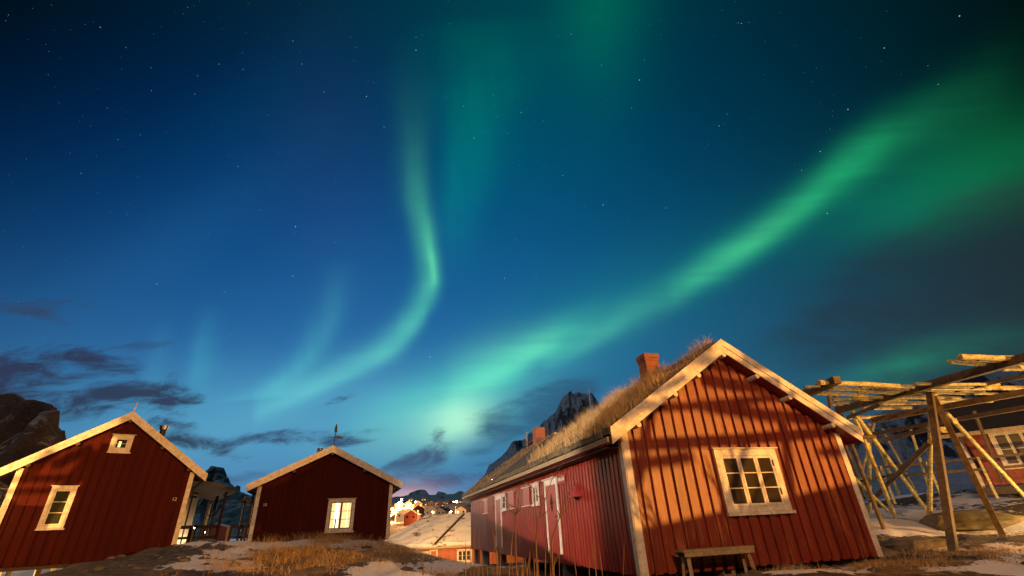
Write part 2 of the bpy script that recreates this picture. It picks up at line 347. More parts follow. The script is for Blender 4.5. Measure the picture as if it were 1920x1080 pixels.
def empty(name, loc=(0, 0, 0), rz=0, label=None, cat=None, group=None):
    o = bpy.data.objects.new(name, None); o.location = loc; o.rotation_euler = (0, 0, rz); o.empty_display_size = .3
    C.objects.link(o); return tag(o, label, cat, group)
def nz(x, y, z=0, s=1, oct=4): return mnoise.fractal(Vector((x*s, y*s, z*s)), 1.0, 2.0, oct)

# ------------------------------------------------------------------ ground
CTRL = [(0,0,-1.35),(0,-12,-1.4),(-14,-8,-1.4),(14,-8,-1.4),(22,-2,-1.3),(-22,4,-1.5),(0,6,-1.36),(-6,7,-1.25),(6,6,-1.3)]
for px, py, Y in [(780,1076,12.5),(620,1060,15),(480,1075,14),(700,1030,19),(560,1030,19),(640,1013,22.4),(480,1017,22),(722,1017,24),(800,1042,17.5),(850,1074,13),
                  (950,1076,17.5),(900,1057,26),(1000,1057,19),(1400,1071,10.3),(1600,1062,11),(1900,1076,9.2),
                  (1650,1015,15),(1789,1036,12),(1882,1007,16.2),(1743,969,21),(1733,949,22.5),(1678,969,21),(1655,987,19),(1631,957,23.5),(1690,932,29),(1850,958,19.5),(1918,915,23.5),(1840,915,25),
                  (400,1014,22),(330,1021,21.5),(250,1043,18.5),(100,1068,17.2),(20,1090,16.5),(200,1079,15),(400,1079,12.5),(310,1052,16.5)]:
    CTRL.append(tuple(at(px, py, Y)))
CTRL += [(-3.4,22,-1.75),(-4,31,-2.7),(-1.5,15,-1.5),(0,12,-1.42),(2.24,10.2,-1.22),(4,10.7,-1.24),(8.3,12.3,-1.0),(5.5,11.3,-1.14),(3,16,-1.35),(6,17,-1.2),(-.3,23,-1.6),(6,24,-1.2),
         (-20.5,20.5,-1.5),(-22,24,-1.5),(-18,27,-1.5),(-16,26,-1.0),(-27,18,-2.0),(-26,26,-1.2),(-30,32,-1.2),(-24,34,-1.3),(-34,24,-1.6),(-19,34,-1.6),(-13.5,27,-.9),(-10,27,-.5),(-7,28,-.8),(-10,37,-3.2),(-4,45,-3.8),(-9,57,-3.35),(0,57,-3.6),(-14,66,-4.4),(2,38,-2.6),(9,40,-1.4),
         (22,38,-.6),(34,45,-2),(45,20,-1),(40,0,-1.3),(-40,20,-6),(-45,50,-9),(-15,90,-7),(20,90,-7),(60,70,-7),(0,-40,-1.5),(-40,-20,-2),(40,-30,-1.5)]
CP = np.array(CTRL)
def tps(r): return np.where(r > 1e-6, r*r*np.log(np.maximum(r, 1e-6)), 0)
_n = len(CP); _K = tps(np.hypot(CP[:,None,0]-CP[None,:,0], CP[:,None,1]-CP[None,:,1]))+np.eye(_n)*.6
_Pm = np.c_[np.ones(_n), CP[:,:2]]; _A = np.block([[_K, _Pm], [_Pm.T, np.zeros((3,3))]])
_w = np.linalg.solve(_A, np.r_[CP[:,2], 0, 0, 0])
def smooth_z(x, y):
    z = float(tps(np.hypot(CP[:,0]-x, CP[:,1]-y))@_w[:_n]+_w[_n]+_w[_n+1]*x+_w[_n+2]*y)
    r = math.hypot(x, y); k = min(1, max(0, (r-62)/60)); k = k*k*(3-2*k)
    return z*(1-k)+(-13.5)*k
def rocky(x, y):                                   # where bare rock shows on the left slope and beside the rack
    a = math.exp(-((x+13)/5)**2-((y-17.5)/5)**2); b = .6*math.exp(-((x-12)/4)**2-((y-16)/3.5)**2)
    return min(1, a+b)
def ground_z(x, y):
    z = smooth_z(x, y); r = math.hypot(x, y); k = rocky(x, y)
    near = 1/(1+(r/60)**2)
    z += near*(.10*nz(x, y, 1, .33, 3)+.07*nz(x, y, 5, 1.1, 4)-.05*abs(nz(x, y, 8, .8, 3)))
    if k > .03:
        d_ = mnoise.voronoi(Vector((x*.55+y*.25+.25*nz(x, y, 3, .9, 3), y*.9-x*.3, .5)))[0]; st = min(.5, d_[1]-d_[0]); z += k*(.42*st-.10+.05*nz(x, y, 4, 2.3, 4))
    return z
SNOWP = [(750,1072,85,16,2.0),(690,1024,60,9,.9),(620,1016,110,7,.9),(500,1023,60,8,1),(450,1062,60,12,.9),(390,1054,70,10,1),(340,1066,60,8,.9),(430,1036,60,6,.9),(380,1019,90,4,1),(800,1033,40,6,.8),
         (1650,975,200,24,1.6),(1800,985,160,12,1.5),(1840,935,90,14,1),(1580,1066,70,8,1.2),(1460,1074,80,8,1.3),(1870,1032,80,10,1.3),(1720,1024,60,8,1.1),(1900,1066,70,14,1.4),(1760,1070,60,6,.8),(950,1056,100,8,1),(820,1062,50,20,.5),(1900,1060,60,20,.6)]
GRASSP = [(640,1040,120,16,1.1),(520,1050,40,24,.9),(760,1040,70,9,.9),(620,1008,80,8,1),(300,1075,60,8,.5),(1700,1065,170,14,1.2),(1500,1068,80,8,.6),(1850,1000,60,8,.6),(1000,1070,160,10,.9),(740,1020,50,6,.6),(560,1070,70,10,.8),(450,1072,40,12,.6)]
def pix(x, y, z):
    d = y*cf+z*sf; v = -y*sf+z*cf
    if d < .5: return None
    return 960+FPX*(x*cr-v*sr)/d, 540-FPX*(x*sr+v*cr)/d
def build_ground():
    az = list(np.radians(np.arange(-62, 62.01, .42)))+list(np.radians(np.arange(66, 298, 6)))
    rs = [0.6]
    while rs[-1] < 330: rs.append(rs[-1]*1.028+.03)
    rs += [800, 3000, 12000]
    na = len(az); vs = []; cols = []
    for r in rs:
        for a in az:
            x = r*math.sin(a); y = r*math.cos(a); z = ground_z(x, y) if r < 330 else -14
            vs.append((x, y, z))
            sn = gr = 0
            p = pix(x, y, smooth_z(x, y)) if r < 60 else None
            if p and r < 45 and -150 < p[0] < 2100:
                for q in SNOWP: sn += q[4]*math.exp(-((p[0]-q[0])/q[2])**2-((p[1]-q[1])/q[3])**2)
                for q in GRASSP: gr += q[4]*math.exp(-((p[0]-q[0])/q[2])**2-((p[1]-q[1])/q[3])**2)
            else: sn = .6; gr = .4
            if r > 32: sn = .9; gr = .2
            cols.append((min(1, sn), min(1, gr), rocky(x, y), 1))
    fs = []
    for i in range(len(rs)-1):
        for j in range(na):
            k = (j+1) % na; fs.append((i*na+j, i*na+k, (i+1)*na+k, (i+1)*na+j))
    me = bpy.data.meshes.new('ground'); me.from_pydata(vs, [], fs); me.update()
    at_ = me.color_attributes.new('cover', 'FLOAT_COLOR', 'POINT')
    at_.data.foreach_set('color', np.array(cols, dtype=np.float32).ravel())
    for p in me.polygons: p.use_smooth = True
    o = bpy.data.objects.new('ground', me); C.objects.link(o); o['kind'] = 'structure'
    def f(t, b):
        w = objco(t); a = t.new('ShaderNodeAttribute', attribute_name='cover'); s = t.new('ShaderNodeSeparateColor'); t.put(s.inputs[0], a.outputs['Color'])
        n1 = t.noise(w, 1.7, 7, .65); n2 = t.noise(w, 6, 6, .65); n3 = t.noise(t.mapping(w, rot=(0, 0, .6), sc=(1, 3.5, 3)), 1.6, 6, .7, .6); n4 = t.noise(w, 34, 3)
        soil = t.ramp(n2, [(.3, (.022,.014,.009)), (.55, (.07,.045,.024)), (.75, (.15,.105,.055))])
        rock = t.ramp(n3, [(.3, (.03,.026,.024)), (.5, (.085,.075,.068)), (.7, (.17,.15,.13))])
        grass = t.ramp(n2, [(.28, (.06,.036,.014)), (.5, (.20,.125,.048)), (.72, (.36,.25,.11))])
        col = t.mix(t.ss(t.m('ADD', s.outputs[2], t.m('SUBTRACT', n1, .5)), .25, .5), soil, rock)
        col = t.mix(t.ss(t.m('ADD', s.outputs[1], t.m('MULTIPLY', t.m('SUBTRACT', n2, .5), 1.2)), .3, .6), col, grass)
        snowf = t.ss(t.m('ADD', s.outputs[0], t.m('ADD', t.m('MULTIPLY', t.m('SUBTRACT', n1, .5), 1.5), t.m('ADD', t.m('MULTIPLY', t.m('SUBTRACT', n2, .5), 1.1), t.m('MULTIPLY', t.m('SUBTRACT', n4, .5), .5)))), .49, .57)
        col = t.mix(snowf, col, t.mix(n4, (.70,.70,.73,1), (.84,.84,.86,1)))
        t.put(b.inputs['Base Color'], col); b.inputs['Roughness'].default_value = .85
        bump(t, b, t.m('ADD', t.m('ADD', n2, t.m('MULTIPLY', n4, .25)), t.m('MULTIPLY', n3, .6)), .7, .05)
    me.materials.append(mat('ground_cover', f))
build_ground()
def f_water(t, b):
    b.inputs['Base Color'].default_value = (.006,.012,.02,1); b.inputs['Roughness'].default_value = .08
    bump(t, b, t.noise(t.mapping(objco(t), sc=(.5, 1.2, 1)), .6, 4), .25, .3)
w_ = MB(); w_.add([(-14000,30,-12),(14000,30,-12),(14000,14000,-12),(-14000,14000,-12)], [(0,1,2,3)]); tag(w_.build('water', mat('fjord_water', f_water)), kind='structure')

# ------------------------------------------------------------------ mountains and hills
def f_mount(t, b, rock, snow, sc, amt, aspect=.5):
    w = objco(t); n1 = t.noise(t.mapping(w, sc=(1, 1, 1.9)), sc, 9, .68, .5); n2 = t.noise(w, sc*5, 6, .7)
    g = t.new('ShaderNodeNewGeometry'); s = t.new('ShaderNodeSeparateXYZ'); t.put(s.inputs[0], g.outputs['Normal'])
    f = t.m('ADD', t.m('ADD', t.m('MULTIPLY', s.outputs[2], aspect), t.m('MULTIPLY', n1, 1.3)), t.m('MULTIPLY', n2, .5))
    t.put(b.inputs['Base Color'], t.mix(t.ss(f, amt-.10, amt+.06), t.mix(n2, rock, tuple(x*.45 for x in rock[:3])+(1,)), snow))
    b.inputs['Roughness'].default_value = .9; bump(t, b, n1, 1, 20/sc*.02)
def mountain(name, prof, Y, depth, zb, m, rough, seed, nx=150, ny=44, back=.8):
    """prof: points of the skyline seen from the village; the ridge stands at distance Y, its flanks fall to zb"""
    P = [at(px, py, Y) for px, py in prof]
    mb = MB(); xs = np.linspace(P[0].x, P[-1].x, nx)
    zs = np.interp(xs, [p.x for p in P], [p.z for p in P])
    sc = 4.5/abs(P[-1].x-P[0].x)
    for j in range(ny):
        s = -1+2*j/(ny-1)
        for i, x in enumerate(xs):
            h = zs[i]-zb
            k = 1-abs(s)**1.15 if s < 0 else 1-(s**1.1)*back
            rg = 1-abs(nz(x, s*depth, seed, sc*2.2, 5))*1.6
            z = zb+h*k*(1-rough*.9*(1-rg)*min(1, abs(s)*5))
            yy = Y+s*depth+depth*.22*nz(x, seed, s*2, sc*2, 4)*(1-abs(s))
            if abs(s) < .03: z = zb+h*(1+rough*.05*nz(x, 3, seed, sc*14, 4))
            mb.v.append((x+yy*0, yy, z))
    for j in range(ny-1):
        for i in range(nx-1): mb.f.append((j*nx+i, j*nx+i+1, (j+1)*nx+i+1, (j+1)*nx+i))
    o = mb.build(name, m, smooth=False); o['kind'] = 'structure'; return o
MBLUE = mat('snowy_mountain_rock', f_mount, rock=(.20,.17,.20,1), snow=(.85,.85,.9,1), sc=.008, amt=1.04)
MDARK = mat('dark_snowy_mountain', f_mount, rock=(.13,.115,.13,1), snow=(.75,.77,.84,1), sc=.010, amt=1.10)
MFAR = mat('far_mountain_rock', f_mount, rock=(.42,.36,.38,1), snow=(.88,.84,.86,1), sc=.003, amt=1.04)
MCLIFF = mat('brown_cliff_rock', f_mount, rock=(.22,.16,.135,1), snow=(.62,.52,.48,1), sc=.05, amt=1.18)
mountain('mountain', [(820,960),(870,925),(905,896),(918,872),(945,862),(960,842),(990,808),(1020,792),(1040,776),(1050,758),(1068,744),(1085,739),(1108,741),(1118,752),(1150,800),(1250,840),(1400,900)], 1500, 700, -20, MBLUE, .55, 3.1, 200, 60)
mountain('mountain', [(330,990),(352,940),(368,905),(382,876),(394,874),(408,876),(414,893),(424,905),(438,908),(450,925),(462,932),(478,948),(560,980)], 2200, 700, -14, MFAR, .45, 7.7, 120, 40)
mountain('mountain', [(700,945),(745,930),(768,926),(781,917),(790,914),(797,916),(806,926),(815,930),(823,919),(833,921),(843,932),(858,920),(864,918),(872,923),(900,940),(1000,960)], 5200, 900, -14, MFAR, .3, 5.2, 120, 30)
mountain('mountain', [(1480,930),(1540,850),(1600,800),(1660,770),(1720,745),(1780,722),(1830,704),(1880,700),(1940,704),(2100,690),(2300,760)], 900, 420, -10, MDARK, .5, 1.4, 200, 60)
mountain('mountain', [(-420,700),(-300,705),(-150,715),(-60,728),(10,738),(48,747),(72,764),(80,776),(98,783),(106,791),(103,806),(96,830),(120,890),(150,960)], 160, 55, -14, MCLIFF, .35, 2.2, 160, 50)

HP = [(200,-16),(250,-11),(300,-1),(360,6.5),(400,11),(560,24),(760,42),(950,60),(1100,58)]
def hill_z(x, y):
    a = math.degrees(math.atan2(x, y)); e = 1/(1+math.exp(-(a+21)/1.6))*1/(1+math.exp((a-6)/3))
    z = float(np.interp(y, [p[0] for p in HP], [p[1] for p in HP]))
    return -16+(z+16)*(.15+.85*e)+2.2*nz(x, y, 2, .012, 4)
def build_hill():
    mb = MB(); X = np.linspace(-470, 260, 130); Y = np.linspace(200, 1100, 110)
    for y in Y:
        for x in X: mb.v.append((x, y, hill_z(x, y)))
    n = len(X)
    for j in range(len(Y)-1):
        for i in range(n-1): mb.f.append((j*n+i, j*n+i+1, (j+1)*n+i+1, (j+1)*n+i))
    tag(mb.build('hills', mat('village_slope', f_mount, rock=(.22,.14,.09,1), snow=(.7,.64,.58,1), sc=.03, amt=1.24), smooth=True), kind='structure')
build_hill()

# ------------------------------------------------------------------ house building blocks (local frame: x along the gable, y into the house, z up)
def front(p): return (p[0], -p[1], p[2])           # (along gable, outwards, up)
def side_left(p): return (-p[1], p[0], p[2])       # (along the left wall, outwards, up)
class House:
    def __init__(s, root, W, L, hw, rise, oh, of, bw): s.r = root; s.W = W; s.L = L; s.hw = hw; s.rise = rise; s.oh = oh; s.of = of; s.bw = bw; s.sl = rise/(W/2)
    def top(s, x): return s.hw+s.rise-abs(x-s.W/2)*s.sl
    def gable(s, m, pitch, bwid, z0=0, back=True, dp=.022):
        W = s.W; mb = MB()
        poly = [(0, z0), (W, z0), (W, s.hw), (W/2, s.hw+s.rise), (0, s.hw)]
        mb.prism(poly, 0, .10)
        x = .02
        while x < W-.03:
            a, b = x, min(x+bwid, W-.01); dz = random.uniform(-.012, .006); d = random.uniform(dp, dp+.006)
            pts = [(a, z0-.02+dz), (b, z0-.02+dz), (b, s.top(b)-.004)]
            if a < W/2 < b: pts.append((W/2, s.hw+s.rise-.004))
            pts.append((a, s.top(a)-.004)); mb.prism(pts, -d, -.001); x += pitch
        mb.build('gable_wall', m, s.r)
        if back:
            mb = MB(); mb.prism(poly, s.L-.1, s.L); mb.build('gable_wall', m, s.r)
    def side(s, m, pitch, bwid, left=True, z0=0):
        mb = MB(side_left if left else (lambda p: (s.W+p[1], p[0], p[2])))
        mb.box(.101, s.L-.101, -.10, 0, z0, s.hw+.05)
        y = .12
        while y < s.L-.2:
            d = random.uniform(.034, .040); mb.box(y, y+bwid, .001, d, z0-.02+random.uniform(-.02, .01), s.hw+.02); y += pitch
        return mb.build('side_wall', m, s.r)
    def corners(s, m, w=.13, which=(0, 1), z0=-.03, side=True):
        for k in which:
            mb = MB(); x = -.03 if k == 0 else s.W-w+.03
            mb.box(x, x+w, -.078, -.060, z0, s.top(.06)-.006)
            mb.build('corner_board', m, s.r)
            if side:
                mb = MB(); xx = -.052 if k == 0 else s.W+.030
                mb.box(xx, xx+.022, -.059, .10, z0, s.hw); mb.build('corner_board', m, s.r)
    def barge(s, m):
        for sg in (-1, 1):
            X = lambda x: s.W/2+sg*x
            e = s.W/2+s.oh
            lo = lambda x: s.hw+s.rise-x*s.sl
            mb = MB(); mb.prism([(X(0), lo(0)), (X(e), lo(e)), (X(e), lo(e)+s.bw), (X(0), lo(0)+s.bw)], -s.of, -s.of+.03)
            b = mb.build('bargeboard', m, s.r)
            mb = MB(); mb.prism([(X(0), lo(0)+s.bw*.52), (X(e+.015), lo(e+.015)+s.bw*.52), (X(e+.015), lo(e+.015)+s.bw+.02), (X(0), lo(0)+s.bw+.02)], -s.of-.024, -s.of-.002)
            mb.build('cover_board', m, b)
    def roof(s, under, cover, over_back=.3, y1=None, y0=None):
        y0 = -s.of+.032 if y0 is None else y0; y1 = s.L+over_back if y1 is None else y1; out = []
        for sg in (-1, 1):
            X = lambda x: s.W/2+sg*x
            e = s.W/2+s.oh-.02; lo = lambda x: s.hw+s.rise-x*s.sl+.012
            mb = MB(); mb.prism([(X(0), lo(0)), (X(e), lo(e)), (X(e), lo(e)+s.bw*.45), (X(0), lo(0)+s.bw*.45)], y0, y1)
            r = mb.build('roof', under, s.r)
            mb = MB(); mb.prism([(X(0), lo(0)+s.bw*.45+.003), (X(e+.01), lo(e)+s.bw*.45+.003), (X(e+.01), lo(e)+s.bw*.82), (X(0), lo(0)+s.bw*.82)], y0+.002, y1)
            mb.build('roofing', cover, r); out.append(r)
        return out
    def purlins(s, xs, m, r=.07):
        for x in xs:
            mb = MB(); z = s.top(x)-r*.72
            mb.tube([(x, -s.of+.02, z), (x, .02, z)], r, 10); mb.build('purlin_end', m, s.r)
def window(root, fmap, a, b, w, h, cols, rows, trim=WHITE, tw=.11, glass=GLASS, drip=True, d0=.042, sash=.045, mull=.05, lit=None):
    """a box window standing on the wall: trim boards, sash bars and panes"""
    wd = MB(fmap); d1 = d0+.03
    wd.box(a, a+tw, d0, d1, b+.02, b+h); wd.box(a+w-tw, a+w, d0, d1, b+.02, b+h)
    wd.box(a+tw, a+w-tw, d0, d1, b+h-tw, b+h); wd.box(a+tw, a+w-tw, d0, d1, b+.02, b+tw*.9)
    f = wd.build('window', trim, root)
    if drip:
        t = MB(fmap); t.box(a-.05, a+w+.05, d0-.003, d1+.05, b+h+.002, b+h+.025); t.build('drip_board', trim, f)
        t = MB(fmap); t.box(a-.02, a+w+.05, d0-.003, d1+.035, b-.045, b+.017); t.build('sill', trim, f)
    ia, iw, ib, ih = a+tw, w-2*tw, b+tw*.9, h-tw*1.9; cw = iw/cols
    for c in range(cols):
        s_ = MB(fmap); x0 = ia+c*cw+.004; x1 = ia+(c+1)*cw-.004; z0 = ib+.004; z1 = ib+ih-.004
        s_.box(x0, x0+sash, d0+.001, d1-.008, z0, z1); s_.box(x1-sash, x1, d0+.001, d1-.008, z0, z1)
        s_.box(x0+sash, x1-sash, d0+.001, d1-.008, z0, z0+sash); s_.box(x0+sash, x1-sash, d0+.001, d1-.008, z1-sash, z1)
        for r_ in range(1, rows):
            zz = z0+sash+(z1-z0-2*sash)*r_/rows; s_.box(x0+sash, x1-sash, d0+.002, d1-.012, zz-.011, zz+.011)
        so = s_.build('sash', trim if not lit else lit[1], f)
        g = MB(fmap); g.box(x0+sash*.5, x1-sash*.5, d0-.004, d0+.006, z0+sash*.5, z1-sash*.5)
        if not lit: g.build('pane', glass, f)
        else: lit[0](g, f, c, fmap, x0+sash, x1-sash, z0+sash, z1-sash, d0)
    return f

# ------------------------------------------------------------------ the near cabin on the right
T1 = R(16.09)
hA = empty('wooden_cabin', (2.24, 10.455, -.942), T1, 'long red boarded cabin with grass growing on its roof, nearest on the right', 'cabin', 'red wooden cabins')
A = House(hA, 6.0, 18.6, 2.636, 1.922, .403, .348, .336)
A.gable(RED, .272, .158, dp=.052); A.side(REDS, .20, .135); A.side(REDS, .4, .28, left=False)
A.corners(WHITE, .15); A.barge(WHITE); A.purlins([.30, 1.38, 2.13, 3.0, 3.82, 4.62, 5.66], WHITE, .06)
A.roof(REDP, FELT, .25)
def turf(y0, y1, lift, amp, name='turf'):
    for sg in (-1, 1):
        mb = MB(); nu, nv = 30, max(8, int((y1-y0)*5)); e = A.W/2+A.oh-.06
        for j in range(nv+1):
            for i in range(nu+1):
                u = i/nu*e; y = y0+(y1-y0)*j/nv; x = A.W/2+sg*u
                ed = min(1, (e-u)/.25)*min(1, max(0, (y-y0)/.12))*min(1, max(0, (y1-y)/.12))
                z = A.hw+A.rise-u*A.sl+A.bw*.8+ed*(lift+amp*nz(x, y, 4, 1.6, 4))
                mb.v.append((x, y, z))
        n = nu+1
        for j in range(nv):
            for i in range(nu): mb.f.append((j*n+i, j*n+i+1, (j+1)*n+i+1, (j+1)*n+i))
        mb.build(name, TURF, hA, True)
turf(-.30, 6.3, .10, .13); turf(12.3, 18.8, .10, .12)
def blades(mb, p, h, w, lean, n=3):
    a = random.uniform(0, 2*math.pi); dx_, dy_ = math.cos(a)*w/2, math.sin(a)*w/2
    b = random.gauss(0, 1)*lean*h; c = random.gauss(0, 1)*lean*h; vs = []
    for k in range(n):
        t = k/n; q = t*t; ww = 1-t*.6
        vs += [(p[0]+b*q-dx_*ww, p[1]+c*q-dy_*ww, p[2]+h*t), (p[0]+b*q+dx_*ww, p[1]+c*q+dy_*ww, p[2]+h*t)]
    vs.append((p[0]+b, p[1]+c, p[2]+h*.95))
    fs = [(2*k, 2*k+1, 2*k+3, 2*k+2) for k in range(n-1)]+[(2*n-2, 2*n-1, 2*n)]
    mb.add(vs, fs)
def roof_grass(y0, y1, count, hmin, hmax, m, sgs=(-1, 1)):
    mb = MB()
    for i in range(count):
        sg = random.choice(sgs); e = A.W/2+A.oh-.1; u = random.uniform(0, e); y = random.uniform(y0, y1); x = A.W/2+sg*u
        cl_ = .5+.9*nz(x, y, 11, 1.1, 3)
        if random.random() > .25+cl_: continue
        z = A.hw+A.rise-u*A.sl+A.bw*.8+.02
        blades(mb, (x, y, z), random.uniform(hmin, hmax)*(.55+.7*max(0, min(1, cl_))), .012, .45)
    o = mb.build('turf_grass', m, hA); o['kind'] = 'stuff'
roof_grass(-.15, 6.35, 17000, .16, .46, STRAW, (-1, -1, -1, 1)); roof_grass(12.3, 18.8, 4000, .10, .24, STRAWD)
# eave along the long wall: mossy slats that hold the turf, a pale gutter board and a dark soffit
e_x = -A.oh; ez = A.hw-A.oh*A.sl
mb = MB(); y = -.30
while y < 18.8:
    l = random.uniform(.22, .5); q = random.uniform(-.02, .02)
    mb.timber((e_x-.02+q, y, ez+.27+q), (e_x-.02+q, y+l-.012, ez+.27+q+random.uniform(-.012, .012)), .05, .13+random.uniform(-.02, .03)); y += l
mb.build('turf_board', BARK, hA)
mb = MB(); y = -.28
while y < 18.8:
    l = random.uniform(1.6, 3.2); mb.timber((e_x-.06, y, ez+.10), (e_x-.06, min(y+l, 18.8)-.02, ez+.10), .045, .11); y += l
mb.build('gutter_board', GREYW, hA)
mb = MB(); mb.box(e_x+.02, -.03, .01, 18.7, ez-.03, ez-.005); mb.build('soffit', DARKW, hA)
mb = MB(); mb.prism([(3.0-3.2, 0), (3.0, 0), (3.0, .07), (3.0-3.2, .07)], 0, .14)
mb.v = [(x, 12.1+y, A.hw+A.rise+A.bw*.85-(3.0-x)*A.sl+z) for x, y, z in mb.v]; mb.build('verge_flashing', STEEL, hA)
def chimney(x, y, w, l, z0, z1, m=BRICK, cor=True):
    mb = MB(); mb.box(x, x+w, y, y+l, z0, z1-.22); k = 1 if cor else .2; mb.box(x-.018*k, x+w+.018*k, y-.018*k, y+l+.018*k, z1-.22, z1-.14); mb.box(x-.035*k, x+w+.035*k, y-.035*k, y+l+.035*k, z1-.14, z1)
    c = mb.build('chimney', m, hA)
    mb = MB(); mb.box(x+.1, x+w-.1, y+.1, y+l-.1, z1+.002, z1+.05); mb.build('flue', BLACK, c)
chimney(2.78, 2.85, .46, .46, 4.3, 5.66); chimney(2.62, 14.0, .5, .62, 4.3, 5.5, cor=False)
mb = MB(); mb.tube([(3.2, 8.2, 4.6), (3.2, 8.2, 6.0)], .012, 6); mb.build('aerial_mast', STEEL, hA)
mb = MB(); mb.tube([(2.9, 16.6, 4.2), (2.9, 16.6, 5.75)], .02, 6); mb.tube([(2.6, 16.2, 4.95), (3.4, 17.2, 5.35)], .015, 6)
for k in range(4): mb.tube([(2.78-.1*k*0, 16.45+.12*k, 5.2+.1*k), (3.05, 16.6+.1*k, 5.15+.1*k)], .01, 5)
mb.build('aerial', GREYW, hA)
window(hA, front, 2.22, .973, 1.688, 1.324, 3, 3, tw=.145, mull=.05, sash=.052, d0=.060)
for k, (z0, z1) in enumerate(((1.32, 1.45), (1.92, 2.05))):
    mb = MB(front); mb.box(3.735, 3.765, .090, .104, z0, z1); mb.build('hinge', BLACK, hA)
# the long wall: doors, windows with red shutters, a small hood and a carved name board
def door(a, w, m, diamond):
    f = MB(side_left); f.box(a, a+.11, .028, .07, .2, 2.16); f.box(a+w-.11, a+w, .028, .07, .2, 2.16); f.box(a+.11, a+w-.11, .028, .07, 2.0, 2.16); f.box(a-.05, a+w+.05, .026, .12, 2.162, 2.19)
    d = f.build('door', WHITE, hA); l = MB(side_left); l.box(a+.115, a+w-.115, .027, .056, .2, 1.995); lf = l.build('door_leaf', m, d)
    if diamond:
        cx = a+w/2; g = MB(side_left); vs = [(cx-.13, .058, 1.5), (cx, .058, 1.25), (cx+.13, .058, 1.5), (cx, .058, 1.78)]
        g.add(vs+[(x, .063, z) for x, _, z in vs], [(0,1,2,3),(7,6,5,4),(0,4,5,1),(1,5,6,2),(2,6,7,3),(3,7,4,0)]); g.build('diamond_pane', GLASS, d)
    h_ = MB(side_left); h_.box(a+.16, a+.30, .057, .095, 1.13, 1.16); h_.build('handle', BLACK, d)
door(4.2, 1.15, REDP, True); door(11.15, 1.1, REDP, False)
window(hA, side_left, 5.95, 1.54, .66, .62, 2, 2, tw=.06, sash=.028, d0=.045)
window(hA, side_left, 10.35, 1.54, .62, .6, 1, 2, tw=.06, sash=.03, d0=.045)
for a, w in ((7.0, .8), (9.05, .8), (13.85, .9)):
    q = MB(side_left); q.box(a, a+w, .028, .058, 1.56, 2.12); sh = q.build('shuttered_window', REDP, hA)
    q = MB(side_left); q.box(a-.05, a+w+.05, .027, .10, 2.125, 2.15); q.build('drip_board', WHITE, sh)
    q = MB(side_left); q.box(a-.04, a+w+.04, .027, .12, 1.53, 1.557); q.build('sill', WHITE, sh)
mb = MB(side_left); mb.box(3.47, 4.1, .042, .065, 1.97, 2.18); pl = mb.build('name_board', REDP, hA)
mb = MB(side_left)
for k in range(8): mb.box(3.55+k*.06, 3.55+k*.06+.035, .066, .072, 2.03, 2.03+random.uniform(.05, .09))
mb.build('carved_lettering', WHITE, pl)
mb = MB(side_left); cx = 2.66
mb.add([(cx-.26, .026, 1.54), (cx+.26, .026, 1.54), (cx+.2, .24, 1.54), (cx-.2, .24, 1.54), (cx, .026, 1.95)], [(0,1,2,3),(0,4,1),(1,4,2),(2,4,3),(3,4,0)])
hd = mb.build('lamp_hood', REDP, hA); mb = MB(side_left); mb.box(cx-.07, cx+.07, .06, .18, 1.47, 1.538); mb.build('lamp_body', BLACK, hd)
for x, y, s_ in ((.3, .35, .3), (2.1, .3, .32), (3.9, .35, .3), (5.7, .3, .3), (.25, 4.6, .3), (.25, 8.5, .3), (.25, 12.5, .3), (.25, 16, .34), (.25, 18.2, .3)):
    mb = MB(); mb.box(x-s_/2, x+s_/2, y-s_/2, y+s_/2, -.9, -.002); mb.build('foundation_stone', STONE, hA)

# ------------------------------------------------------------------ bench by the gable
bn = empty('bench', tuple(hA.matrix_basis @ Vector((1.45, -.42, 0))), T1, 'weathered plank bench standing against the boarded gable of the grass roofed cabin', 'bench')
bz = -.22
mb = MB(); mb.box(-.81, .81, -.16, .16, .355, .39); mb.build('seat', GREYW, bn)
for yy in (-.15, .128):
    mb = MB(); mb.box(-.79, .79, yy, yy+.022, .275, .353); mb.build('apron', GREYW, bn)
for sx in (-1, 1):
    for sy in (-1, 1):
        mb = MB(); mb.timber((sx*.68, sy*.08, .353), (sx*.72, sy*.14, bz), .07, .045); mb.build('leg', GREYW, bn)

# ------------------------------------------------------------------ left cabin
T2 = R(38.72)
hB = empty('wooden_cabin', (-20.387, 19.353, -.526), T2, 'red cabin at the far left with a tiny lit attic window and thin metal flue', 'cabin', 'red wooden cabins')
B = House(hB, 6.0, 8.0, 3.451, 2.2, .542, .372, .344)
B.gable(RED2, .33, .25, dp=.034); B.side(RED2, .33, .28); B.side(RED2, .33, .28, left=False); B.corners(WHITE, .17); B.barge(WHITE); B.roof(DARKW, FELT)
B.purlins([.25, 1.5, 3.0, 4.5, 5.75], DARKW, .08)
GLASSG = mat('greenish_window_glass', f_plain, c=(.03,.034,.018,1), rough=.08, var=.3)
window(hB, front, 1.204, 1.246, .805, 1.588, 1, 3, tw=.13, glass=GLASSG, sash=.06)
def attic(g, f, c, fm, x0, x1, z0, z1, d0):
    g.build('pane', GLASSG, f); q = MB(fm); m_ = (x0+x1)/2
    q.box(m_-.10, m_+.0, d0+.007, d0+.010, z0+.02, z1-.08); q.build('lit_curtain', mat('attic_glow', f_emit, c=(1,.75,.3,1), s=1.6), f)
window(hB, front, 2.557, 4.253, .772, .75, 1, 2, tw=.16, lit=(attic, WHITE))
mb = MB(); mb.tube([(4.35, 1.0, 4.6), (4.35, 1.0, 5.55)], .13, 14); fl = mb.build('flue_pipe', BLACK, hB)
